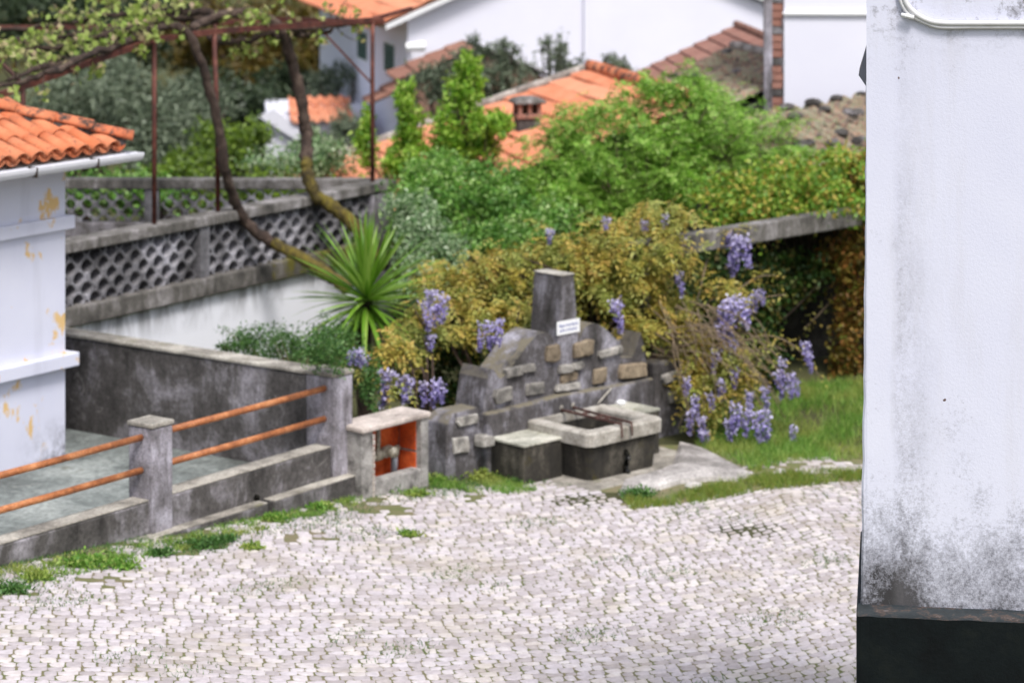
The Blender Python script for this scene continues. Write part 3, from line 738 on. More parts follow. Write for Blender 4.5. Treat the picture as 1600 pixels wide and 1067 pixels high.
MB().add(rrect(.17, ZR-.22), [tuple(range(20))]).build('water', M['water'], fo)
def block(a0, a1, b0, b1, zt):
    o = MB().box(ff0, a0, a1, b0, b1, -.3, zt).build('side_block', M['basin'], fo, bev=.015)
    MB().box(ff0, a0-.012, a1, b0, b1+.012, zt+.001, zt+.03).build('block_slab', M['blocktop'], o, bev=.008)
block(-.53, .035, -.915, -.42, .285); block(1.115, 1.53, -.915, -.44, .35)
# iron grate over the basin
gz = ZR+.03
P1, P2, Q1, Q2 = [gr(u, v, gz) for u, v in ((880, 641), (969, 662), (898, 637), (985, 660))]
for p, q in ((P1, P2), (Q1, Q2)):
    dn = (q-p).normalized()
    o = MB().bar(p-dn*.06, q+dn*.02, .028, .02).build('grate_bar', M['grate_iron'], fo)
    MB().bar(q+dn*.02, q+dn*.03+Vector((0, 0, -.13)), .028, .018).build('bar_hook', M['grate_iron'], o)
for s in (.3, .52, .66): MB().bar(P1.lerp(P2, s), Q1.lerp(Q2, s), .022, .016).build('grate_bar', M['grate_iron'], fo)
for p in (P1, Q1):
    dn = (P2-P1).normalized(); MB().tube([p-dn*.1+Vector((0, 0, .02)), p-dn*.02+Vector((0, 0, .025))], .028, 8).build('spout', M['concrete_top'], fo, smooth=True)
a0_, z0_ = ff0.uv(980, 715, -.03)
gnarl([ff0.p(a0_-.03, -.02, .16), ff0.p(a0_+.01, -.025, .06), ff0.p(a0_-.02, -.035, .0), ff0.p(a0_+.03, -.05, -.10)], .022, .03, 4, 6, .25).build('drain_crack', M['water'], fo)
MB().slab([ff0.p(-.3, .25, GZ+.065), ff0.p(1.25, .2, GZ+.055), ff0.p(1.75, -.2, GZ+.06), ff0.p(1.75, -1.0, GZ+.06), ff0.p(-.7, -1.0, GZ+.065), ff0.p(-.65, -.3, GZ+.065)], .2).build('plinth_slab', M['concrete_top'], fo, bev=.02)
# things on the fountain
sg = thing('notice_sign', 'small white notice with two lines of blue lettering fixed to the fountain pillar', 'sign', wf.p(cA, .012, 1.22))
MB().box(wf, cA-.172, cA+.172, .003, .012, 1.215, 1.36).build('plate', M['white_paint'], sg)
def text(body, size, w, h, parent, mat, name='lettering'):
    cu = bpy.data.curves.new(name, 'FONT'); cu.body = body; cu.size = size; cu.align_x = 'CENTER'; cu.align_y = 'CENTER'; cu.extrude = .0008
    o = bpy.data.objects.new('tmp', cu); col.objects.link(o); bpy.context.view_layer.update()
    me = bpy.data.meshes.new_from_object(o.evaluated_get(bpy.context.evaluated_depsgraph_get())); bpy.data.objects.remove(o)
    me.materials.append(mat); return me
M['ink'] = plain('blue_ink', lin('5b66a8'), .6, 0, .05)
for body, z in (('Água imprópria', 1.313), ('para consumo', 1.263)):
    me = text(body, .046, 0, 0, sg, M['ink'])
    put('lettering', me, sg, wf.p(cA, .0135, z), Matrix(((wf.A.x, 0, wf.N.x), (wf.A.y, 0, wf.N.y), (0, 1, 0))))
wp_ = gr(970, 632, ZR+.02); n_ = 10
m = MB()
for j in range(7):
    ph = math.pi*j/6
    for k in range(n_):
        th = 2*math.pi*k/n_; m.v.append((wp_.x+.058*math.sin(ph)*math.cos(th)*(1+.1*math.sin(3*th)), wp_.y+.045*math.sin(ph)*math.sin(th), wp_.z+.02+.032*math.cos(ph)))
m.f = [(j*n_+k, (j+1)*n_+k, (j+1)*n_+(k+1) % n_, j*n_+(k+1) % n_) for j in range(6) for k in range(n_)]
m.build('pebble', M['white_paint'], loc=wp_, smooth=True, label='smooth white pebble lying on the back edge of the fountain basin', cat='stone')
pa = wf.uv(934, 631, .12); pb = wf.uv(955, 607, .1)
MB().tube([wf.p(pa[0], .12, pa[1]), wf.p((pa[0]+pb[0])/2, .112, (pa[1]+pb[1])/2+.006), wf.p(*[pb[0], .1, pb[1]])], .009, 6).build('stick', M['rim'], loc=wf.p(pa[0], .12, pa[1]), smooth=True, label='thin pale stick leaning on the fountain wall above the basin', cat='stick')

# ------------------------------------------------------------------ meter box beside the railing wall
q = on_ground(569, 779); mf = Fr((q.x, q.y), 40)
mx = thing('meter_box', 'small open concrete meter box with bare orange brick inside and pipes', 'meter box', mf.p(.48, -.2, -.05))
MW, MD, MZ = .96, .36, .66
MB().box(mf, -.03, .13, -MD, 0, -.25, MZ).build('side_wall', M['mortar'], mx, bev=.012)
MB().box(mf, MW-.11, MW, -MD, 0, -.25, MZ).build('side_wall', M['mortar'], mx, bev=.012)
MB().box(mf, .131, MW-.111, -.13, -.004, -.25, .16).build('sill', M['mortar'], mx, bev=.015)
MB().box(mf, .131, MW-.111, -MD, -.31, -.25, MZ-.003).build('back_wall', M['brick_orange'], mx)
for z0, z1 in ((.03, .31), (.335, MZ-.004)):
    MB().box(mf, MW-.128, MW-.112, -MD+.07, -.07, z0, z1).build('brick', M['brick_orange'], mx, bev=.004)
    MB().box(mf, .132, .148, -MD+.07, -.07, z0, z1).build('brick', M['brick_orange'], mx, bev=.004)
MB().box(mf, .131, MW-.111, -.31, -.13, -.25, .06).build('rubble_floor', M['mortar'], mx)
vs = [mf.p(a, b, z) for z in (MZ+.002, MZ+.06) for a, b in ((-.05, .03), (MW+.01, .03), (MW+.01, -MD-.02), (-.05, -MD-.02))]
MB().add(vs, [(4, 5, 6, 7), (3, 2, 1, 0), (0, 1, 5, 4), (1, 2, 6, 5), (2, 3, 7, 6), (3, 0, 4, 7)]).build('cover_slab', M['boxslab'], mx, bev=.018)
for k in range(11):     # stacked edge bricks of the left jamb
    MB().box(mf, .128, .15+.006*(k % 2), -.055, .006, .0+.058*k, .048+.058*k).build('jamb_brick', M['boxslab'], mx, bev=.005)
pv = MB(); B = -.22
for pts, r in (([(.16, .30), (.74, .36)], .03), ([(.30, .20), (.30, .36)], .028), ([(.44, .33), (.44, .60)], .026), ([(.68, .08), (.68, .35)], .036)):
    pv = MB().tube([mf.p(a, B, z) for a, z in pts], r, 10); pv.build('pipe', M['pvc'] if r > .035 else M['brass'], mx, smooth=True)
for a, z, r in ((.30, .36, .05), (.44, .33, .055), (.58, .345, .06)):
    vb = MB().tube([mf.p(a-.05, B, z), mf.p(a-.04, B, z), mf.p(a+.04, B, z+.005), mf.p(a+.05, B, z+.005)], [r*.7, r, r, r*.7], 10).build('valve', M['brass'], mx, smooth=True)
MB().tube([mf.p(.58, B, .345), mf.p(.58, B+.11, .35)], [.055, .055], 12).build('meter_dial', M['brass'], mx, smooth=True)

# ------------------------------------------------------------------ concrete beam over the fountain, dark wall behind
q = at(1200, 357, 32.6); gf = Fr((q.x, q.y), A46)
a1 = gf.uv(1342, 335)[0]
cb = thing('concrete_beam', 'long weathered concrete pergola beam carrying the wisteria behind the fountain', 'beam', gf.p(0, 0, -.1))
MB().box(gf, gf.uv(990, 410)[0], a1, -.13, .06, 1.72, 1.945).build('beam', M['concrete'], cb, bev=.02)
for a in (gf.uv(1010, 420)[0],): MB().box(gf, a-.1, a+.1, -.12, .05, -.3, 1.715).build('pillar', M['concrete_dark'], cb, bev=.02)
q = at(1290, 600, 35.0); dw = Fr((q.x, q.y), 72)
MB().box(dw, -1.6, 5.5, -.4, 0, -.4, 1.85).build('stone_wall', M['lichen_shade_wall'], loc=dw.p(0, 0, -.12), label='stone wall under the creeper beyond the lawn, with shade put into its dark colour', cat='wall')
# flat rock beside the fountain
m = MB(); cpx = [(1062, 690), (1100, 700), (1140, 722), (1178, 742), (1160, 752), (1110, 752), (1062, 757), (1010, 772), (960, 775), (970, 757), (1022, 742), (1050, 728)]
top = [g(u, v) for u, v in cpx]; cen = sum(top, Vector())/len(top); n = len(top)
vs = [p+Vector((0, 0, -.05)) for p in top]+[cen+(p-cen)*.93+Vector((0, 0, random.uniform(.025, .05))) for p in top]+[cen+(p-cen)*.55+Vector((0, 0, random.uniform(.05, .085))) for p in top]+[cen+Vector((0, 0, .07))]
fs = []
for j in range(2):
    for k in range(n): fs.append((j*n+k, j*n+(k+1) % n, (j+1)*n+(k+1) % n, (j+1)*n+k))
fs += [(2*n+k, 2*n+(k+1) % n, 3*n) for k in range(n)]
m.add(vs, fs).build('rock_slab', M['rock'], loc=cen, label='flat pale bedrock slab beside the foot of the fountain', cat='rock')
for u, v, r_, lb in ((716, 741, .15, 'rough grey stone lying in the weeds by the left fountain pier'), (1085, 862-100, .10, 'small pale loose stone in the grass edge right of the rock slab')):
    c = g(u, v); m = MB(); nn = 9
    for j in range(5):
        ph = math.pi*j/4
        for k in range(nn):
            th = 2*math.pi*k/nn; e = random.uniform(.8, 1.15); m.v.append((c.x+r_*e*math.sin(ph)*math.cos(th), c.y+.7*r_*e*math.sin(ph)*math.sin(th), c.z+.02+.45*r_*math.cos(ph)))
    m.f = [(j*nn+k, (j+1)*nn+k, (j+1)*nn+(k+1) % nn, j*nn+(k+1) % nn) for j in range(4) for k in range(nn)]
    m.build('loose_stone', M['rock'], loc=c, label=lb, cat='stone')

# ------------------------------------------------------------------ grass and weeds
def blades(C, h, w, spread=.5):
    n = len(C); a = rng.uniform(0, 2*math.pi, n); H = (h*rng.uniform(.5, 1.35, n))[:, None]
    lean = rng.normal(size=(n, 2))*spread*H*.6; s = np.stack([np.cos(a), np.sin(a), 0*a], 1)*w/2
    tip = C+np.concatenate([lean, H], 1)
    return np.stack([C-s, C+s, tip], 1).reshape(-1, 3)
def scatter(px, n, cond=None, z=0.0):
    poly = [(g(u, v).x, g(u, v).y) for u, v in px]; xs_ = [p[0] for p in poly]; ys_ = [p[1] for p in poly]; out = []
    while len(out) < n:
        x, y = random.uniform(min(xs_), max(xs_)), random.uniform(min(ys_), max(ys_))
        if in_poly(x, y, poly) and (cond is None or cond(x, y)): out.append((x, y, ground_z(x, y)+z))
    return np.array(out)
lawn_px = [(1090, 700), (1180, 738), (1235, 722), (1420, 716), (1500, 600), (1340, 596), (1200, 606), (1080, 640)]
C = scatter(lawn_px, 19000, lambda x, y: math.sin(x*2.3+y*1.1)*.4+math.sin(x*5-y*3)*.3+random.random() > .25)
quads_obj('lawn_grass', blades(C, .10, .010, .7), LM['grass'], nper=3, kind='stuff', label='lush green grass of the small lawn right of the fountain', cat='grass')
strip_px = [(1040, 786), (1060, 772), (1120, 758), (1185, 745), (1270, 735), (1420, 738), (1420, 750), (1345, 752), (1190, 768), (1070, 790), (985, 797), (975, 780)]
C = scatter(strip_px, 5500, lambda x, y: math.sin(x*6+y*3)+random.random() > -.2)
quads_obj('verge_grass', blades(C, .075, .010, .8), LM['dry_grass'], nper=3, kind='stuff', label='strip of yellowing grass between the rock slab and the cobbled street', cat='grass')
def joint(x, y):
    nz = math.sin(x*3.1+y*1.7)*.5+math.sin(x*1.3-y*2.9+2)*.5+math.sin(x*7-y*5)*.35
    return nz*.3+random.random()*.8 > .97-.72*weediness(x, y)
C = scatter(street_px, 15000, joint, .004)
quads_obj('joint_weeds', blades(C, .026, .009, 1.2), LM['weed'], nper=3, kind='stuff', label='short weeds growing in the joints between the cobbles', cat='weeds')
foot_px = [(-20, 912), (-20, 888), (130, 872), (330, 826), (560, 770), (570, 786), (350, 846), (130, 898)]
C = scatter(foot_px, 4200, lambda x, y: math.sin(x*17+y*9)*.5+math.sin(x*11-y*13)*.5+random.random()*1.3 > .75 and (Vector((x, y, 0))-wall_fr.o).dot(wall_fr.N) > .05)
quads_obj('foot_grass', blades(C, .045, .010, 1.0), LM['grass'], nper=3, kind='stuff', label='ragged grass growing along the foot of the stained terrace wall', cat='grass')
C = scatter([(670, 760), (690, 735), (760, 735), (830, 750), (860, 765), (760, 775)], 2600, lambda x, y: math.sin(x*9+y*5)+random.random() > .1)
quads_obj('fountain_grass', blades(C, .06, .010, .9), LM['grass'], nper=3, kind='stuff', label='short grass at the left foot of the fountain', cat='grass')
WEEDS = [(320, 855, .16, 'spreading weed tuft on the cobbles below the middle of the foot ledge'), (352, 846, .10, 'small weed tuft at the ledge foot right beside the spreading tuft'), (600, 768, .12, 'weed with tiny leaves at the foot of the meter box sill'), (135, 884, .2, 'broad weed tuft under the drain at the start of the foot ledge'), (190, 888, .13, 'flat weed tuft just beyond the broad one by the ledge end'),
         (740, 745, .22, 'leafy weeds at the foot of the left fountain pier'), (690, 752, .16, 'weeds between the meter box and the left fountain pier'), (770, 728, .2, 'green weed growing against the left fountain block'), (500, 795, .11, 'weed tuft under the far half of the foot ledge'), (430, 812, .11, 'weed tuft below the drain gap in the foot ledge'), (650, 775, .11, 'low weed tuft in front of the right side of the meter box'),
         (250, 868, .1, 'small weed tuft below the square railing post'), (60, 905, .14, 'low weed patch at the parapet foot before the ledge begins'), (15, 925, .14, 'weed patch on the cobbles well before the ledge begins'), (810, 755, .1, 'small weed at the corner of the fountain side block'), (1000, 776, .16, 'yellowish weed tuft at the tip of the flat rock slab'), (640, 838, .09, 'isolated small weed among the cobbles out from the meter box'), (395, 858, .08, 'isolated small weed on the cobbles out from the ledge drain')]
for u, v, r_, lb in WEEDS:
    c = g(u, v); n = int(420*r_/.15); P = np.array(c)+rng.normal(size=(n, 3))*np.array([r_*.55, r_*.45, .0])+np.array([0, 0, 1])*rng.uniform(0, r_*.4, n)[:, None]
    wt = thing('weed_tuft', lb, 'weeds', c)
    quads_obj('leaves', leaves(P, .05, .022, .3, -.5), LM['grass'] if random.random() < .6 else LM['weed'], wt, kind='stuff')

# ------------------------------------------------------------------ wisteria
ws = thing('wisteria', 'big bronze-leaved wisteria with hanging purple flowers sprawling over the fountain', 'wisteria', wf.p(.4, -.8, -.12))
WE = [ell(615, 545, 29.2, 55, 32, .35), ell(560, 560, 29.0, 28, 20, .25), ell(655, 500, 29.8, 55, 38, .4), ell(720, 450, 30.6, 70, 48, .5), ell(790, 420, 31.0, 70, 55, .5), ell(740, 500, 30.0, 65, 38, .35), ell(820, 485, 30.2, 50, 28, .3), ell(855, 385, 31.4, 60, 32, .5),
      ell(940, 390, 31.3, 80, 55, .5), ell(1010, 355, 31.6, 70, 42, .4), ell(960, 455, 30.8, 70, 50, .4), ell(1030, 430, 31.2, 55, 60, .45), ell(1055, 500, 30.9, 60, 42, .35), ell(1110, 540, 30.8, 60, 40, .4), ell(1090, 580, 30.6, 45, 40, .35), ell(1135, 352, 32.2, 40, 10, .2),
      ell(1045, 330, 31.4, 40, 22, .3), ell(1025, 385, 30.9, 55, 45, .3), ell(975, 400, 30.9, 50, 40, .3), ell(900, 420, 30.9, 60, 45, .4), ell(680, 430, 30.8, 50, 30, .4), ell(1140, 455, 31.2, 40, 30, .3), ell(1000, 505, 30.5, 45, 18, .2), ell(1150, 600, 30.4, 40, 40, .4), ell(620, 590, 29.0, 35, 20, .25)]
P, cc = clump_points(WE, 3300, 400, .11, (.2, 1.12))
V = pinnate(P, 4, (.15, .28), .072, .029)
# leaflets of the same leaf stay close in tone: they share their material and vary a little
quads_obj('foliage', V, LM['wisteria'], ws, kind='stuff')
m = MB(); root = [wf.p(.3, -.6, -.1), wf.p(1.9, -.7, -.1), wf.p(-.9, -.5, -.1)]
for i in range(70):
    e = WE[i % len(WE)]; q = Vector(cc[rng.integers(0, len(cc))]); r0 = min(root, key=lambda k: (k-q).length)
    mid = r0.lerp(q, .55)+Vector((random.uniform(-.25, .25), random.uniform(-.1, .3), random.uniform(.2, .5)))
    m.tube(spline([r0+Vector((random.uniform(-.1, .1), 0, 0)), mid, q], 5), [.024*(1-.85*k/10)+.002 for k in range(11)], 5, .1)
m.build('branches', M['bark'], ws, smooth=True)
m = MB()
for i in range(90):                 # bare arching whips on the right
    p = at(random.uniform(1010, 1120), random.uniform(470, 560), random.uniform(30.4, 31.2))
    q = at(random.uniform(1060, 1240), random.uniform(540, 680), random.uniform(29.9, 30.9))
    m.tube(spline([p, p.lerp(q, .5)+Vector((random.uniform(-.1, .15), random.uniform(-.15, .1), random.uniform(.05, .3))), q], 5), [.007*(1-.6*k/10)+.001 for k in range(11)], 4)
whips = [[(1120, 550, 30.8), (1190, 525, 30.6), (1240, 540, 30.5), (1284, 592, 30.4)], [(1130, 470, 31), (1180, 435, 31.1), (1212, 430, 31.1)], [(1105, 405, 32), (1090, 465, 31.6), (1072, 512, 31.2)], [(1140, 520, 30.7), (1185, 470, 30.7), (1228, 460, 30.7)],
         [(1150, 560, 30.6), (1200, 545, 30.4), (1230, 580, 30.3)], [(1330, 430, 34.2), (1290, 480, 34.0), (1255, 515, 33.9)], [(1130, 590, 30.4), (1190, 590, 30.3), (1220, 630, 30.2)]]
wpts = []
for c in whips:
    sp = spline([at(*q) for q in c], 8); m.tube(sp, [.012*(1-.6*k/len(sp)) for k in range(len(sp))], 5); wpts += sp
m.build('bare_shoots', M['twig'], ws, smooth=True, kind='stuff')
C = np.array([wpts[i] for i in rng.integers(0, len(wpts)-18, 420)])+rng.normal(size=(420, 3))*.05
C2, _ = clump_points([ell(1130, 590, 30.5, 70, 60, .4), ell(1100, 640, 30.2, 40, 45, .3)], 1500, 110, .16, (.2, 1))
quads_obj('young_leaves', leaves(np.concatenate([C, C2]), .06, .028, .3, .2), LM['wisteria'], ws, kind='stuff')
t = NT('wisteria_flower'); tc = t.n('TexCoord'); sx_ = t.n('SeparateXYZ'); t.l(tc.outputs['Object'], sx_.inputs[0])
c = t.ramp(t.mr(sx_.outputs[2], 0, -.3), [(0, 'c9c2de'), (.35, '9c90c6'), (.75, '7467ac'), (1, '77708f')])
c = t.mix(.45, c, t.ramp(t.rnd(), [(0, '5f5498'), (.5, '9086bc'), (1, 'd9d4e8')]))
t.col(c).rough(.6); M['flower'] = t.m
def raceme(n=150, L=.3):
    t_ = rng.uniform(0, 1, n); ang = rng.uniform(0, 2*math.pi, n); r = (.055*(1-t_)**.7+.008)*rng.uniform(.5, 1.1, n)
    C = np.stack([np.cos(ang)*r, np.sin(ang)*r, -t_*L], 1)
    V = leaves(C, .036, .028, .2, .2); return V
def flower_mesh(seed):
    me_o = quads_obj('tmp', raceme(), M['flower']); me = me_o.data; me.name = 'flower_raceme'; bpy.data.objects.remove(me_o); return me
FM = [flower_mesh(i) for i in range(4)]
FL = [(672, 452, 30, 29.3), (664, 470, 42, 29.2), (684, 455, 46, 29.3), (695, 462, 36, 29.4), (676, 478, 30, 29.3), (755, 505, 40, 29.4), (768, 502, 52, 29.4), (780, 498, 36, 27.0), (674, 522, 24, 29.2), (962, 468, 48, 30.0),
      (598, 580, 46, 28.8), (606, 578, 52, 28.8), (628, 585, 40, 28.8), (642, 590, 36, 28.8), (682, 592, 40, 28.8), (690, 600, 28, 28.8), (662, 596, 34, 28.9), (560, 545, 24, 28.8), (570, 556, 22, 28.8), (548, 548, 20, 28.8),
      (860, 358, 22, 30.9), (1008, 345, 20, 31.1), (1040, 335, 24, 31.2), (1060, 425, 34, 30.8), (948, 340, 18, 31), (1066, 368, 20, 31.3), (1122, 362, 26, 32.0), (1138, 360, 24, 32.0), (1152, 368, 44, 31.9), (1162, 370, 44, 31.9), (1156, 372, 56, 31.9),
      (1130, 480, 44, 30.6), (1142, 470, 60, 30.6), (1150, 462, 50, 30.7), (1162, 465, 44, 30.6), (1178, 458, 26, 30.7), (1124, 505, 36, 30.6), (1186, 452, 24, 30.6), (1146, 530, 34, 30.4), (1120, 545, 36, 30.4), (1258, 533, 34, 30.3), (1264, 552, 28, 30.3),
      (1222, 560, 38, 30.2), (1216, 580, 38, 30.2), (1232, 582, 36, 30.2), (1240, 590, 28, 30.2), (1147, 572, 34, 30.3), (1128, 592, 30, 30.2), (1195, 604, 32, 30.2), (1172, 612, 30, 30.1), (1150, 628, 44, 30.0), (1164, 640, 36, 30.0), (1180, 642, 44, 30.0),
      (1194, 638, 46, 30.0), (1085, 618, 34, 30.1), (1078, 640, 36, 30.0), (1096, 650, 34, 30.0), (1110, 615, 26, 30.1), (1074, 590, 28, 30.1), (1242, 666, 34, 30.1), (1102, 672, 26, 29.9), (1138, 655, 30, 30.0)]
for i, (u, v, h, Y) in enumerate(FL):
    k = h*Y/FPX/.3*1.12
    o = put('flower_raceme', FM[i % 4], ws, at(u, v, Y), (random.uniform(-.2, .2), random.uniform(-.25, .25), random.uniform(0, 6)), (max(.85, k)*random.uniform(.85, 1.1), max(.85, k), k))

# ------------------------------------------------------------------ yucca
yc = thing('yucca', 'spiky green yucca on a short trunk in front of the white retaining wall', 'yucca', (at(572, 600, 30.6).x, 30.6, ground_z(-1.6, 30.6)))
head = at(572, 468, 30.6)
gnarl([yc.location, Vector((head.x-.03, head.y, .6)), head], .085, .075, 5, 9, .12).build('trunk', M['bark'], yc, smooth=True)
def yleaf(L, w, bend):
    m = MB(); n = 6
    for k in range(n+1):
        t_ = k/n; ww = w*(min(1, .45+2.2*t_))*(1-t_**2.2)+.001; z = -bend*t_**2*L
        m.v += [(-ww/2, t_*L, z+ww*.22), (0, t_*L, z), (ww/2, t_*L, z+ww*.22)]
    for k in range(n): m.f += [(3*k, 3*k+1, 3*k+4, 3*k+3), (3*k+1, 3*k+2, 3*k+5, 3*k+4)]
    return m
YM = []
for L_, b_ in ((.9, .03), (.95, .12), (.95, .3)):
    me = yleaf(L_, .056, b_).mesh('leaf', smooth=True); me.materials.append(LM['yucca']); YM.append(me)
M['dead'] = plain('dead_leaf', lin('a2884e'), .9); me = yleaf(.6, .045, .1).mesh('leaf'); me.materials.append(M['dead'])
for k in range(165):
    t_ = (k+.5)/165; elv = R(86-125*t_+random.uniform(-9, 9)); azm = k*2.39996+random.uniform(-.2, .2)
    o = put('leaf', YM[0 if elv > R(45) else (1 if elv > R(5) else 2)], yc, head+Vector((0, 0, .10-.22*t_)), Matrix.Rotation(azm, 3, 'Z')@Matrix.Rotation(elv, 3, 'X')@Matrix.Rotation(random.uniform(-.4, .4), 3, 'Y'), [random.uniform(.85, 1.1)]*3)
for azm, elv in ((2.9, -75), (3.6, -80), (.6, -60), (4.4, -70)):
    put('leaf', me, yc, head+Vector((0, 0, -.12)), Matrix.Rotation(azm, 3, 'Z')@Matrix.Rotation(R(elv), 3, 'X'))

# ------------------------------------------------------------------ shrubs and hedge
def gb(u, Y): 
    p = at(u, 500, Y); return (p.x, Y, terrain_z(p.x, Y))
plant('leafy_shrub', 'fine-leaved dark green shrub spilling over the back wall of the terrace', 'shrub', gb(470, 29.6), [ell(390, 540, 29.9, 55, 28, .3), ell(450, 540, 29.8, 60, 38, .35), ell(510, 555, 27.0, 50, 35, .3), ell(560, 580, 29.0, 32, 50, .3), ell(350, 545, 30, 28, 14, .2), ell(520, 535, 29.8, 40, 40, .3), ell(575, 610, 28.6, 20, 40, .25)], 9000, 260, .05, .018, LM['weed'], .15, (.2, 1.05), .015, 'twig', nst=40)
plant('big_bush', 'large bright green feathery bush rising behind the wisteria', 'bush', gb(980, 37.5), [ell(880, 265, 37.3, 75, 62, .9), ell(960, 215, 37.6, 85, 68, 1.0), ell(1045, 185, 37.8, 80, 62, 1.0), ell(1130, 210, 37.6, 85, 62, 1.0), ell(1205, 235, 37.4, 70, 48, .8), ell(820, 300, 37, 60, 52, .8), ell(1000, 280, 36.8, 100, 60, .8), ell(1110, 290, 36.7, 90, 50, .8), ell(900, 320, 36.6, 80, 45, .8), ell(1010, 150, 38, 45, 36, .5), ell(880, 215, 37.6, 36, 42, .4), ell(1080, 140, 38, 36, 30, .5)], 8200, 760, .076, .027, LM['bush'], .11, (.55, 1.12), .05, 'twig', nst=90, pin=3, droop=-.1)
plant('ivy_hedge', 'olive green creeper hedge tinged orange covering the wall above the concrete beam', 'hedge', gb(1210, 35.5), [ell(1150, 325, 34.6, 80, 42, 1.3), ell(1240, 300, 34.6, 85, 46, 1.4), ell(1320, 285, 34.6, 70, 46, 1.4), ell(1200, 330, 34.4, 90, 24, .9), ell(1300, 305, 34.4, 70, 22, .9), ell(1400, 290, 35.0, 70, 60, 1.3), ell(1500, 300, 35, 70, 60, 1.4)], 26000, 520, .075, .06, LM['ivy'], .14, (.5, 1.05), .03, nst=30)  # hedge deepened into an added overhead cover that darkens the hollow below
plant('rusty_creeper', 'rusty brown creeper hanging down the wall beside the white building corner', 'creeper', gb(1335, 34.0), [ell(1325, 400, 34.0, 42, 60, .4), ell(1335, 480, 33.9, 36, 70, .4), ell(1325, 560, 33.8, 34, 50, .35), ell(1340, 270, 34.4, 30, 40, .4), ell(1390, 450, 33.9, 50, 140, .4)], 8000, 200, .07, .05, LM['rust'], .16, (.3, 1.05), .02, nst=25)
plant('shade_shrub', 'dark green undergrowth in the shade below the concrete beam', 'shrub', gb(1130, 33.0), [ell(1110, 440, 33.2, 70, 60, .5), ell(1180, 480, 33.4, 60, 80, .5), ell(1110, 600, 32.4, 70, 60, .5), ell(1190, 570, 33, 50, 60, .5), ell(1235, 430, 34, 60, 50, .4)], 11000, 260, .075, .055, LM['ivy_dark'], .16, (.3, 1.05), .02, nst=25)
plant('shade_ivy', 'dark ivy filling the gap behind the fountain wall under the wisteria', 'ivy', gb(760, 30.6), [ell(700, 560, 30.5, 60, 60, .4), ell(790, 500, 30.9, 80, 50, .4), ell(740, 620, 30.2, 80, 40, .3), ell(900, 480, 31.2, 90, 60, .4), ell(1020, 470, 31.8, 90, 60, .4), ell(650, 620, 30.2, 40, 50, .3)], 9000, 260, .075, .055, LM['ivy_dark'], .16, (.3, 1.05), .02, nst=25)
plant('garden_shrub', 'mid green glossy shrub between the balustrade and the big bush', 'shrub', gb(730, 35.5), [ell(720, 330, 35.8, 65, 45, .6), ell(700, 285, 36.6, 60, 40, .6), ell(770, 300, 36.2, 60, 45, .6), ell(640, 350, 35.6, 40, 60, .5), ell(830, 350, 35.4, 70, 40, .5), ell(760, 375, 34.6, 90, 30, .4), ell(650, 300, 36.5, 50, 42, .6), ell(790, 340, 35.6, 60, 40, .6), ell(680, 260, 37.5, 50, 35, .5)], 21000, 420, .07, .042, LM['shrub'], .15, (.4, 1.05), .03, nst=25)
plant('blossom_shrub', 'greyish green shrub with pale blossom right of the yucca', 'shrub', gb(660, 33.6), [ell(660, 385, 33.8, 48, 48, .5), ell(650, 440, 33.0, 40, 36, .4), ell(640, 330, 35.0, 36, 36, .4), ell(690, 400, 33.6, 40, 40, .4)], 7000, 160, .07, .035, LM['grey'], .16, (.4, 1.05), .02, nst=25)
plant('fruit_tree', 'young fruit tree with upright bright yellow-green shoots, the taller of two', 'tree', gb(715, 39.8), [ell(715, 205, 39.8, 38, 70, .5), ell(735, 135, 39.8, 24, 55, .35), ell(690, 255, 39.8, 45, 45, .5), ell(755, 215, 39.6, 30, 45, .4), ell(780, 195, 39.4, 28, 26, .3), ell(728, 100, 39.8, 12, 22, .2)], 6500, 190, .10, .05, LM['pear'], .14, (.3, 1.05), .05, nst=30)
plant('fruit_tree', 'slim young fruit tree with bright leaves beside the pergola corner post, the shorter of two', 'tree', gb(640, 41), [ell(640, 205, 41, 26, 60, .4), ell(632, 165, 41, 16, 38, .25), ell(630, 255, 40.8, 34, 30, .4), ell(570, 215, 41, 16, 50, .25)], 3600, 110, .10, .05, LM['pear'], .14, (.3, 1.05), .04, nst=20)
plant('flowering_shrub', 'pale green shrub dotted with white blossom beyond the far balustrade', 'shrub', gb(450, 42), [ell(450, 255, 42, 60, 25, .5), ell(510, 250, 42, 40, 26, .4), ell(490, 225, 42.5, 26, 20, .3)], 4200, 120, .085, .045, LM['grey'], .18, (.3, 1.05), .03, nst=15)
plant('yellow_shrub', 'yellow-green shrub behind the far balustrade and the vine trunk', 'shrub', gb(350, 46), [ell(345, 235, 46, 60, 34, .7), ell(395, 215, 46.5, 32, 28, .5), ell(300, 250, 45.5, 40, 24, .5), ell(270, 270, 44, 60, 20, .5)], 4200, 120, .11, .06, LM['yellow'], .17, (.3, 1.05), .04, nst=15)
def low_hedge(u, v, Y, lb, mat): plant('terrace_plant', lb, 'plant', gb(u, Y), [ell(u, v, Y, 110, 34, .5)], 3000, 90, .09, .06, LM[mat], .2, (.1, 1), .02, nst=10)
low_hedge(180, 300, 40.5, 'leafy plants seen through the far balustrade near the house roof', 'shrub'); low_hedge(400, 305, 40.5, 'leafy plants seen through the far balustrade near the vine trunks', 'yellow')
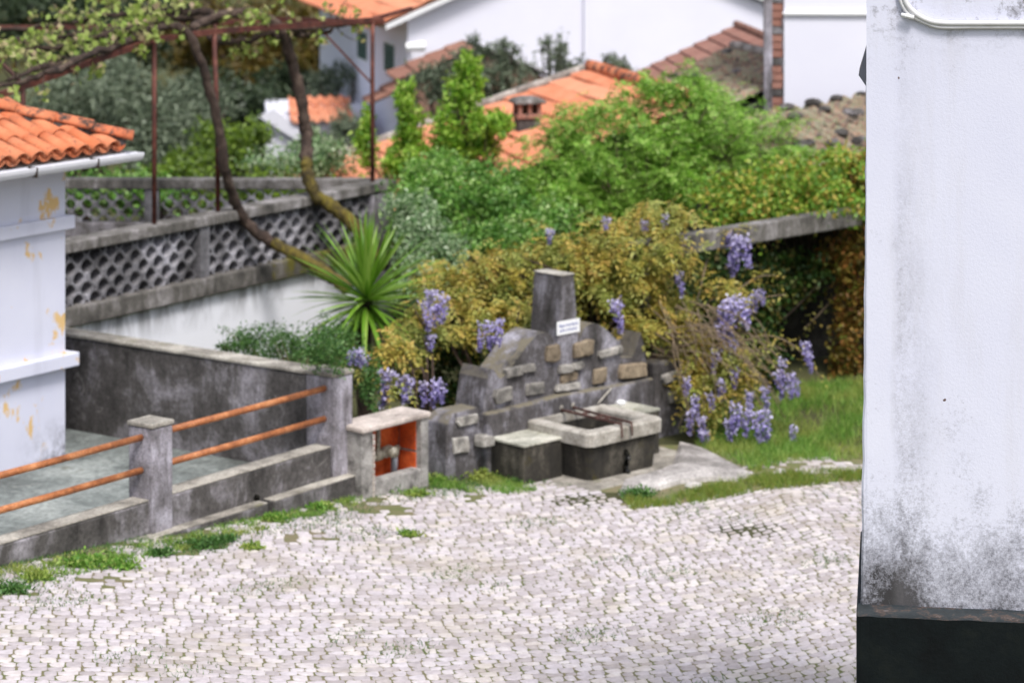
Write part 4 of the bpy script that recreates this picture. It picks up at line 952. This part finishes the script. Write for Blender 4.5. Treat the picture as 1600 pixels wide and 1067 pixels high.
# trees down the slope
def tree(lb, ells, n, clumps, L, Wd, mat, base, stem=.16, nst=22, name='olive_tree', tight=.15, group=None): return plant(name, lb, 'tree', base, ells, n, clumps, L, Wd, LM[mat], tight, (.35, 1.05), stem, 'bark', nst=nst, group=group)
tree('grey-green olive tree above the tiled eaves of the left house', [ell(110, 170, 56, 90, 70, 1.2), ell(60, 220, 55, 80, 60, 1), ell(170, 130, 57, 60, 45, .9)], 9000, 170, .17, .045, 'olive', gb(110, 56))
tree('broad silvery olive tree between the pergola posts', [ell(250, 200, 53, 75, 65, 1.1), ell(210, 150, 54, 60, 50, .9), ell(300, 165, 54, 60, 45, .9), ell(230, 255, 52, 60, 40, .8)], 9000, 170, .17, .045, 'olive', gb(250, 53))
tree('small grey olive tree beside the far green-shuttered house', [ell(515, 130, 66, 45, 30, .8), ell(545, 215, 58, 30, 45, .5), ell(500, 222, 57, 30, 20, .5)], 3800, 100, .15, .04, 'olive', gb(520, 60))
tree('feathery grey olive tree in front of the tall white gable', [ell(770, 125, 50, 55, 42, .8), ell(700, 135, 50.5, 60, 50, .7), ell(745, 80, 50, 24, 22, .4), ell(795, 85, 50, 20, 22, .4)], 5500, 130, .14, .035, 'olive', gb(745, 50))
tree('thin olive top showing against the white gable left of its corner', [ell(870, 95, 51, 24, 36, .4), ell(905, 110, 51, 26, 20, .4), ell(850, 65, 51, 9, 16, .2)], 1100, 45, .13, .035, 'olive', gb(870, 51), .08)
tree('wispy olive top above the ridge of the orange roof', [ell(962, 100, 51, 22, 20, .4), ell(975, 120, 51, 24, 16, .3)], 700, 30, .13, .035, 'olive', gb(962, 51), .08)
tree('dark evergreen tree filling the valley behind the vine', [ell(60, 40, 84, 130, 60, 2), ell(180, 60, 82, 110, 55, 2), ell(250, 20, 86, 90, 50, 2)], 9000, 170, .3, .12, 'olive_dark', gb(120, 84), .3, name='evergreen_tree')
tree('brown-leaved oak behind the thick vine trunk', [ell(390, 90, 78, 95, 70, 2), ell(330, 60, 80, 70, 60, 1.8), ell(430, 150, 76, 80, 50, 1.5)], 10000, 170, .24, .12, 'oak', gb(390, 78), .3, name='oak_tree')
tree('brown-leaved oak beside the far green-shuttered house', [ell(500, 70, 82, 85, 80, 2), ell(540, 30, 84, 80, 60, 1.8)], 8000, 150, .24, .12, 'oak', gb(510, 82), .3, name='oak_tree')
tree('dark bushy tree at the foot of the oaks beyond the terrace', [ell(390, 180, 66, 70, 36, 1.2), ell(330, 150, 68, 60, 40, 1.2), ell(450, 140, 68, 50, 36, 1)], 6000, 120, .2, .1, 'olive_dark', gb(390, 66), .2, name='evergreen_tree')
C = []
for _ in range(130):
    y = random.uniform(92, 190); x = random.uniform(-.28, .28)*y; C.append((Vector((x, y, terrain_z(x, y)+1.5)), (random.uniform(2, 4), random.uniform(2, 4), random.uniform(1.8, 3.4))))
P, _ = clump_points(C, 42000, 2600, .2, (.4, 1))
quads_obj('hillside_wood', leaves(P, .5, .3, .4), LM['oak'], kind='stuff', label='mass of brown and green woodland covering the far hillside', cat='woodland')

# ------------------------------------------------------------------ roofs and houses behind
def tiled_plane(parent, org, along, down, slope, La, Ld, mat, tw=.21, cl=.36, r=.035, jitter=.006, sag=0.0, lip=.03):
    """courses of channel tiles: every course is one strip, each a step below the one above"""
    along, down = Vector(along).normalized(), Vector(down).normalized(); dz = math.tan(slope)
    nc = int(math.ceil(Ld/cl)); seg = 6; n = int(La/tw*seg)
    for c in range(nc):
        m = MB(); off = random.uniform(-.02, .02)
        rows = ((c*cl-.03, -.012), ((c+1)*cl, lip), ((c+1)*cl, -.012))
        for dd, lift in rows:
            for i in range(n+1):
                s = i*tw/seg; ph = ((i % seg)/seg)*2*math.pi
                h = r*math.cos(ph)*1.0; k = i//seg; jj = math.sin(k*12.9898+c*78.233)*jitter*2
                m.v.append(tuple(Vector(org)+along*(s+off)+down*(dd+jj*.8)+Vector((0, 0, -dd*dz+lift+(h if lift > -.02 or True else 0)+jj-sag*math.sin(math.pi*s/La)))))
        for j in range(2):
            for i in range(n): m.f.append((j*(n+1)+i, j*(n+1)+i+1, (j+1)*(n+1)+i+1, (j+1)*(n+1)+i))
        m.build('tile_course', mat, parent)
def ridge(parent, p, q, r, mat, step=.38, name='ridge_tile'):
    p, q = Vector(p), Vector(q); n = max(1, int((q-p).length/step))
    for k in range(n):
        a, b = p.lerp(q, k/n), p.lerp(q, (k+1.08)/n)
        MB().tube([a, b], [r*.92, r*1.05], 8).build(name, mat, parent, smooth=True)
# orange roof with the chimney
al = Vector((math.sin(R(164)), math.cos(R(164)), 0)); dn = Vector((math.sin(R(-106)), math.cos(R(-106)), 0))
Rp = at(921, 108, 45)
oh = thing('orange_roof_house', 'house with a bright orange clay tile roof and a capped chimney behind the bush', 'house', (Rp.x-1, Rp.y-3, -4.5))
sl = math.atan(.31)
tiled_plane(oh, Rp, al, dn, sl, 5.6, 5.4, M['tile_far'], .2, .37, .03)
tiled_plane(oh, Rp, al, -dn, sl, 4.0, 1.6, M['tile_far'], .2, .37, .03)
ridge(oh, Rp+Vector((0, 0, .05)), Rp+al*5.5+Vector((0, 0, .05)), .11, M['tile_hip'])
ridge(oh, Rp+Vector((0, 0, .03)), Rp+dn*5.4+Vector((0, 0, .03-5.4*.31)), .085, M['mortar_line'], .6, 'verge_tile')
wall_pts = [Rp+dn*4.9, Rp+dn*4.9+al*5.4, Rp-dn*1.3+al*5.4, Rp-dn*1.3]
gab = MB(); zt_ = [Rp.z-4.9*.31-.1, Rp.z-4.9*.31-.1, Rp.z-1.3*.31-.1, Rp.z-1.3*.31-.1]
vs = [Vector((p.x, p.y, -6)) for p in wall_pts]+[Vector((p.x, p.y, z)) for p, z in zip(wall_pts, zt_)]+[Rp+al*.05+Vector((0, 0, -.12)), Rp+al*5.4+Vector((0, 0, -.12))]
gab.add(vs, [(0, 1, 5, 4), (2, 3, 7, 6), (1, 2, 6, 9, 5), (3, 0, 4, 8, 7)]).build('wall', M['lichen_shade_wall'], oh)
dd_ = ray(828, 205); nn_ = Vector((dn.x*.31, dn.y*.31, 1)); C0 = Vector((0, 0, CAMZ)); tt = (Rp-C0).dot(nn_)/dd_.dot(nn_); CHY = (C0+dd_*tt).y
cq = at(828, 205, CHY); cfr = Fr((cq.x, cq.y), 74); k_ = CHY/FPX
ch = MB().box(cfr, -.17, .17, -.3, .0, cq.z-.5, at(828, 186, CHY).z).build('chimney', M['concrete_dark'], oh, bev=.01)
MB().box(cfr, -.2, .2, -.33, .03, at(828, 186, CHY).z+.001, at(828, 179, CHY).z).build('chimney_band', M['tile_red'], ch, bev=.008)
z0_, z1_ = at(828, 179, CHY).z+.001, at(828, 163, CHY).z
for a in (-.15, .0, .15):
    for b in (-.28, -.02): MB().box(cfr, a-.028, a+.028, b-.03, b+.03, z0_, z1_).build('chimney_pier', M['tile_red'], ch, bev=.005)
MB().box(cfr, -.13, .13, -.25, -.06, z0_, z1_-.002).build('chimney_dark_core', M['water'], ch)  # dark box added inside, standing for shade between the piers
m = MB(); rows = [(1.0, 0), (1.0, .035), (.8, .075), (.35, .105)]
for s_, z_ in rows: m.v += [tuple(cfr.p(a*s_, -.15+b*s_, z1_+.001+z_)) for a, b in ((-.24, -.22), (.24, -.22), (.24, .22), (-.24, .22))]
for j in range(3):
    for k in range(4): m.f.append((j*4+k, j*4+(k+1) % 4, j*4+4+(k+1) % 4, j*4+4+k))
m.f += [(3, 2, 1, 0), (12, 13, 14, 15)]; m.build('chimney_cap', M['concrete'], ch, bev=.01)

# tall white gabled house
hc = at(637, 30, 60.0); wf2 = Fr((hc.x, hc.y), 76.0)      # gable face
wh = thing('gabled_white_house', 'tall white gabled house with green shutters and an orange roof edge', 'house', wf2.p(4, -4, -5))
HW = wf2.uv(1222, 20)[0]; rs = .43; zE = hc.z
aC = wf2.uv(911, 60)[0]
out1 = [(0, -7), (HW, -7), (HW, zE), (HW/2, zE+rs*HW/2), (0, zE)]
MB().prism(wf2, out1, -11, 0).build('wall', M['far_white'], wh)
MB().prism(wf2, [(aC, -7), (HW-.02, -7), (HW-.02, zE-.02), (HW/2+.02, zE+rs*(HW/2-.02)-.05), (aC, zE+rs*(HW-aC)-.05 if aC > HW/2 else zE+rs*aC-.05)], .002, .10).build('wall_projection', M['far_white'], wh)
for sgn in (0, 1):
    a0, a1 = (-.55, HW/2) if not sgn else (HW/2, HW+.55)
    z0, z1 = (zE-.55*rs, zE+rs*HW/2) if not sgn else (zE+rs*HW/2, zE-.55*rs)
    MB().prism(wf2, [(a0, z0+.03), (a1, z1+.03), (a1, z1+.14), (a0, z0+.14)], -11.3, .32).build('roof_deck', M['white_paint'], wh)
    p = wf2.p(HW/2, .34, zE+rs*HW/2+.2); tiled_plane(wh, p, -wf2.N, -wf2.A if not sgn else wf2.A, math.atan(rs), 11.6, HW/2+.75, M['tile_far'], .24, .4, .035)
lf = Fr((hc.x, hc.y), 76.0-90)     # side with the shutters; its N points left
lf.N = -wf2.A; lf.A = -wf2.N
for (u0, u1, v0, v1) in ((561, 575, 48, 95), (603, 618, 66, 116)):
    a0, zt = lf.uv(u0, v0); a1, zb = lf.uv(u1, v1); a0, a1 = sorted((a0, a1))
    w = MB().box(lf, a0-.06, a1+.06, -.02, .03, zb-.05, zt+.05).build('window', M['white_paint'], wh)
    for s0, s1 in ((a0, (a0+a1)/2-.01), ((a0+a1)/2+.01, a1)):
        sh_ = MB()
        for z in np.arange(zb, zt-.05, .09): sh_.box(lf, s0, s1, .032, .05, z, z+.075)
        sh_.build('shutter', M['shutter'], w)
# small lean-to roof low on that side, a lamp at the corner
q = lf.uv(600, 150)
tiled_plane(wh, lf.p(-.1, .0, lf.uv(634, 132)[1]), lf.A, lf.N, math.atan(.5), 1.3, .5, M['tile_brown'], .24, .4, .035)
lp = MB().tube([wf2.p(.02, .02, at(637, 72, 60).z), wf2.p(.12, .35, at(637, 72, 60).z)], .04, 8).build('lamp_arm', M['grey_metal'], wh)
MB().tube([wf2.p(-.12, .35, at(637, 72, 60).z), wf2.p(.3, .37, at(637, 71, 60).z)], [.09, .12], 8).build('lamp_head', M['white_paint'], lp)

# brown gabled roof behind the olive
bh = thing('brown_gable_house', 'low house with a dull brown gable roof half hidden behind the grey olive', 'house', (at(745, 120, 56).x, 57, -5))
g1 = at(745, 76, 55); bfr = Fr((g1.x, g1.y), 80)
M['gable_brown'] = plaster('brown_render', '8d6a58', '6c5a4f', None, .4, .5)
out = [(-1.25, -7), (1.5, -7), (1.5, g1.z-.66), (0, g1.z-.08), (-1.25, g1.z-.55)]
MB().prism(bfr, out, -1.8, 0).build('wall', M['gable_brown'], bh)
tiled_plane(bh, bfr.p(0, .15, g1.z), -bfr.N, -bfr.A, math.atan(.4), 2.0, 1.3, M['tile_brown'], .24, .4, .03)
tiled_plane(bh, bfr.p(0, .15, g1.z), -bfr.N, bfr.A, math.atan(.4), 2.0, 1.55, M['concrete'], .24, .4, .03)
# far little house in the valley
vh = thing('valley_house', 'small white house with an orange roof far down the valley behind the vine trunk', 'house', (at(480, 200, 62).x, 62, -4.6))
q = at(480, 190, 62); vf = Fr((q.x, q.y), 84)
zt = at(480, 184, 62).z
MB().box(vf, -.9, 1.4, -4, 0, -6, zt).build('wall', M['far_white2'], vh)
tiled_plane(vh, vf.p(-.4, -.95, zt+.36), vf.A, vf.N, math.atan(.35), 1.4, 1.1, M['tile_far'], .24, .4, .035)
MB().prism(vf, [(-1.1, zt+.05), (-.75, zt+.22), (.3, zt-.65), (.3, zt-.82)], .05, .18).build('stair_parapet', M['far_white2'], vh)

# brown roof, mossy roofs and the white block on the right
al3 = Vector((math.sin(R(174)), math.cos(R(174)), 0)); dn3 = Vector((math.sin(R(-96)), math.cos(R(-96)), 0))
Bp = at(1150, 40, 52); br = thing('brown_roof_house', 'house with a flat-tiled reddish brown roof in front of the tall white gable', 'house', (Bp.x, Bp.y-1, -5))
nC, nR = 14, 8
me = None
for j in range(nC):
    for i in range(nR):
        o_ = Bp+dn3*(j*.27)+al3*(i*.48)+Vector((0, 0, -j*.27*.46))
        pts = [o_+Vector((0, 0, .0)), o_+al3*.47, o_+al3*.47+dn3*.285+Vector((0, 0, -.285*.46+.04)), o_+dn3*.285+Vector((0, 0, -.285*.46+.04))]
        MB().slab(pts, .03).build('roof_tile', M['tile_red'], br)
for i in range(nR):
    o_ = Bp+al3*(i*.48); pts = [o_, o_-dn3*1.2+Vector((0, 0, -.55)), o_-dn3*1.2+al3*.47+Vector((0, 0, -.55)), o_+al3*.47]; MB().slab(pts, .03).build('roof_tile', M['tile_red'], br)
ridge(br, Bp+Vector((0, 0, .03)), Bp+al3*3.8+Vector((0, 0, .03)), .07, M['tile_brown'])
wl = Fr((Bp.x, Bp.y), 84)
MB().prism(wl, [(-3.6, -7), (1.0, -7), (1.0, Bp.z-.6), (0, Bp.z-.1), (-3.6, Bp.z-1.8)], -.3, -.02).build('wall', M['far_white'], br)

Mp = at(1145, 75, 44); al4 = Vector((math.sin(R(163)), math.cos(R(163)), 0)); dn4 = Vector((math.sin(R(-107)), math.cos(R(-107)), 0))
ma = thing('mossy_roof_house', 'old shed with a sagging lichen-covered tile roof weighted with dark stones, against the white block', 'house', (Mp.x-.5, Mp.y-1.5, -4.6))
tiled_plane(ma, Mp, al4, dn4, math.atan(.44), 3.1, 3.6, M['tile_moss'], .21, .34, .045, .007, .0, .04)
ridge(ma, Mp+Vector((0, 0, .04)), Mp+al4*3.0+Vector((0, 0, .03)), .08, M['mortar_line'], .45)
MB().slab([Mp+Vector((0, 0, -.2)), Mp+al4*3.0+Vector((0, 0, -.2)), Mp+al4*3.0+dn4*3.4+Vector((0, 0, -.2-3.4*.44)), Mp+dn4*3.4+Vector((0, 0, -.2-3.4*.44))], 3).build('wall', M['concrete_dark'], ma)
def rstone(parent, p, s, seed):
    r_ = random.Random(seed); m = MB(); nn = 8
    for j in range(5):
        ph = math.pi*j/4
        for k in range(nn):
            th = 2*math.pi*k/nn; e = r_.uniform(.8, 1.15); m.v.append((p.x+s*e*math.sin(ph)*math.cos(th), p.y+s*.8*e*math.sin(ph)*math.sin(th), p.z+.05+.55*s*math.cos(ph)))
    m.f = [(j*nn+k, (j+1)*nn+k, (j+1)*nn+(k+1) % nn, j*nn+(k+1) % nn) for j in range(4) for k in range(nn)]
    m.build('weight_stone', M['concrete_dark'], parent)
for i in range(16):
    s, d_ = random.uniform(.1, 2.0), random.uniform(.2, 2.8)
    rstone(ma, Mp+al4*s+dn4*d_+Vector((0, 0, -d_*.44)), random.uniform(.07, .15), i)
Np = at(1218, 172, 39.0); RZ = .10; nfr = Fr((Np.x-2.0*math.sin(R(62)), Np.y-2.0*math.cos(R(62))), 62); Np = Vector((nfr.o.x, nfr.o.y, Np.z-2.0*RZ))
mbh = thing('stone_weighted_roof', 'low lichen-covered tile roof with rows of dark weight stones beside the white building corner', 'roof', (Np.x+1, Np.y-.5, -.5))
tiled_plane(mbh, Np, nfr.A+Vector((0, 0, RZ)), nfr.N, math.atan(.34), 6.0, 1.7, M['tile_moss'], .21, .34, .045, .007, .0, .04)
MB().slab([nfr.p(0, 0, Np.z-.16), nfr.p(5.9, 0, Np.z-.16+5.9*RZ), nfr.p(5.9, 1.6, Np.z-.16-1.6*.34+5.9*RZ), nfr.p(0, 1.6, Np.z-.16-1.6*.34)], .12).build('roof_deck', M['wood_dark'], mbh)
MB().box(nfr, .1, 5.8, .1, 1.3, -1, Np.z-.75).build('wall', M['concrete_dark'], mbh)
for i in range(26):
    s = random.uniform(1.5, 4.0); d_ = .06 if i < 7 else random.uniform(.1, 1.5); s = 2.1+i*.42 if i < 7 else s
    rstone(mbh, nfr.p(s, d_, Np.z-d_*.34+s*RZ), random.uniform(.07, .14), 50+i)
Kp = at(1225, 92, 40.6); kf = Fr((Kp.x, Kp.y), 93)
kb = thing('white_block_house', 'plain white rendered block with a thin moulding above the mossy roof', 'house', kf.p(1, -1, -4.6))
MB().box(kf, 0, 6, -5, 0, -6, 7.5).build('wall', M['far_white'], kb)
MB().box(kf, -.02, 6, .002, .05, at(1225, 24, 40.6).z, at(1225, 19, 40.6).z).build('moulding', M['white_paint'], kb, bev=.01)
MB().box(kf, -.29, -.17, -.35, -.02, -2, 7.5).build('unrendered_edge', M['concrete_post'], kb)
for i in range(44):
    z = 1.2+i*.115; MB().box(kf, -.168-.012*(i % 2), -.03+.01*(i % 3), -.35, -.03-.012*(i % 2), z, z+.10).build('brick', M['tile_red' if i % 4 else 'concrete_dark'], kb)

# ------------------------------------------------------------------ near white building (right, in focus)
cq = at(1350, 600, 16.0); nf = Fr((cq.x, cq.y), 98)
zl = nf.uv(1480, 952)[1]                   # top of the plinth
def wall_dirt(t, c):
    z = t.axis(2); x = t.axis(0)
    nz = t.noise(3.8, 9, .72, t.vec((1, 1, .6)), .3); fine = t.noise(46, 8, .85)
    low = t.math('SUBTRACT', 1.0, t.mr(z, zl-.05, zl+.95))
    k = t.math('ADD', t.math('MULTIPLY', low, .86), t.math('MULTIPLY', t.math('SUBTRACT', nz, .5), 1.5))
    k = t.math('ADD', k, t.math('MULTIPLY', t.math('SUBTRACT', fine, .5), 1.7))
    k = t.math('ADD', k, t.math('MULTIPLY', t.math('MULTIPLY', t.mr(x, cq.x-.02, cq.x+.12), t.math('SUBTRACT', 1.0, t.mr(x, cq.x+.2, cq.x+.42))), t.math('MULTIPLY', t.math('SUBTRACT', 1.0, t.mr(z, zl+.3, zl+1.0)), .2)))
    d = t.math('MULTIPLY', t.mask(k, .22, .98), .97)
    c = t.mix(d, c, '1f1c1a')
    # run-off down the edge of the corner band
    xe = cq.x+.185; xw = t.math('ADD', x, t.math('MULTIPLY', t.math('SUBTRACT', t.noise(2.5, 4), .5), .10))
    on = t.math('MULTIPLY', t.mr(xw, xe-.03, xe+.015), t.math('SUBTRACT', 1.0, t.mr(xw, xe+.03, xe+.26)))
    vz = t.math('MULTIPLY', t.math('SUBTRACT', 1.0, t.mr(z, zl+1.0, zl+3.6)), .9)
    kk = t.math('MULTIPLY', on, t.math('MULTIPLY', vz, t.mask(t.math('ADD', t.math('MULTIPLY', nz, .5), t.math('MULTIPLY', fine, .5)), .42, .66)))
    c = t.mix(t.math('MULTIPLY', kk, .9), c, '5f5d60')
    spk = t.math('MULTIPLY', on, t.mask(t.noise(30, 8, .85, t.vec((1, 1, .45), (3, 1, 2))), .64, .70)); c = t.mix(spk, c, '5a5552')
    up = t.math('MULTIPLY', t.mr(z, zl+3.2, zl+3.5), t.mask(t.noise(7, 8, .8, t.vec(off=(5, 5, 5))), .52, .64)); c = t.mix(t.math('MULTIPLY', up, .8), c, '4a4643')
    rust = t.mask(t.noise(13, 2, .4, t.vec(off=(1.3, 0, 4))), .80, .81); c = t.mix(rust, c, '5d4641')
    return c
M['near_plaster'] = plaster('near_white_plaster', 'd6d7e6', 'c8c6cc', wall_dirt, .16, .5)
t = NT('plinth_paint'); c = t.ramp(t.noise(4, 7, .7), [(.35, '04080a'), (.55, '081012'), (.7, '131816')]); c = t.mix(t.mask(t.noise(24, 6, .8), .68, .74), c, '332b25'); t.col(c).rough(.75); t.b.inputs['Specular IOR Level'].default_value = .18; t.bump(t.noise(30, 6, .7), .5, .01); M['plinth'] = t.m
t = NT('plinth_edge'); n_ = t.noise(9, 7, .75, t.vec((1, 1, 3))); c = t.ramp(n_, [(.36, '0d1519'), (.5, '172228'), (.6, '46362f'), (.72, '7d848b')]); t.col(c).rough(.7); t.bump(n_, .6, .01); M['plinth_edge'] = t.m
nb = thing('near_white_building', 'white plastered building corner with black mould above its dark green plinth', 'building', nf.p(2, -1, .5))
wl_ = MB(); n = 40; zz = [zl+(7.0-zl)*i/n for i in range(n+1)]
random.seed(3); jitx = [random.uniform(-.004, .004)+.0105*(z-3.9) for z in zz]; vs = []
for i, z in enumerate(zz): vs += [tuple(nf.p(jitx[i], -1.8, z)), tuple(nf.p(jitx[i], -.012, z)), tuple(nf.p(jitx[i]+.012, 0, z)), tuple(nf.p(7, 0, z)), tuple(nf.p(7, -1.8, z))]
fs = [(5*i+k, 5*i+(k+1) % 5, 5*i+5+(k+1) % 5, 5*i+5+k) for i in range(n) for k in range(5)]
wl_.add(vs, fs+[tuple(5*n+k for k in range(5))]).build('wall', M['near_plaster'], nb)
MB().box(nf, .014, .185, -.02, .003, zl, 7.0).build('corner_band', M['near_plaster'], nb)
m = MB(); pr = .05
prof = [(pr, -.6), (pr, zl-.045), (pr-.006, zl-.03), (.012, zl+.012), (-.02, zl+.014)]
vs = []; na = 36
for i in range(na+1):
    a = -pr+.01+(7.05)*(i/na)**1.6
    for b, z in prof: vs.append(tuple(nf.p(a+(random.uniform(-.008, .008) if i == 0 else 0), b+random.uniform(-.003, .003), z+random.uniform(-.004, .004))))
fs_face = [(5*i+k, 5*i+k+1, 5*i+6+k, 5*i+5+k) for i in range(na) for k in (0,)]
fs_top = [(5*i+k, 5*i+k+1, 5*i+6+k, 5*i+5+k) for i in range(na) for k in (1, 2, 3)]
MB().add(vs, fs_face).build('plinth', M['plinth'], nb)
MB().add(vs, fs_top).build('plinth_edge', M['plinth_edge'], nb, smooth=True)
MB().box(nf, -pr+.006, 0, -1.8, pr-.004, -.6, zl-.03).build('plinth_side', M['plinth_edge'], nb, bev=.01)
# cables
def cab(px, r, name='cable'):
    pts = spline([nf.p(nf.uv(u, v, .03)[0], .008+r, nf.uv(u, v, .03)[1]) for u, v in px], 7)
    return MB().tube(pts, r, 10)
cv = thing('wall_cables', 'pair of white painted cables bending along the top of the near white wall', 'cable', nf.p(.4, .02, 6.6))
cab([(1680, 38), (1600, 37), (1520, 37), (1466, 36), (1440, 28), (1422, 14), (1413, -2), (1408, -30)], .017).build('cable', M['cable'], cv, smooth=True)
cab([(1680, 43), (1600, 43), (1520, 43), (1470, 43), (1445, 36), (1420, 22), (1408, 4), (1403, -25)], .012).build('cable', M['cable'], cv, smooth=True)
a_, z_ = nf.uv(1408, 24, .05); a2_, z2_ = nf.uv(1428, 28, .05)
MB().tube([nf.p(a_, .035, z_), nf.p(a2_, .045, z2_)], .013, 8).build('cable_clip', M['white_paint'], cv, smooth=True)
# folded metal hood on the hidden side
p0, p1, p2 = at(1357, 60, 16.9), at(1341.5, 118, 16.9), at(1355, 138, 16.9)
m = MB(); bk = Vector((.12, .5, 0))
sidex = nf.p(0, -.9, 0)
vs = [p0, p1, p2, p0+Vector((.1, 0, 0)), p2+Vector((.1, 0, 0)), p0+bk, p1+Vector((.07, .5, 0)), p2+bk]
m.add(vs, [(0, 1, 2, 4, 3), (0, 5, 6, 1), (1, 6, 7, 2), (5, 7, 6)]).build('metal_hood', M['grey_metal'], loc=p2, label='folded grey metal hood jutting from the hidden side of the near white building', cat='hood')
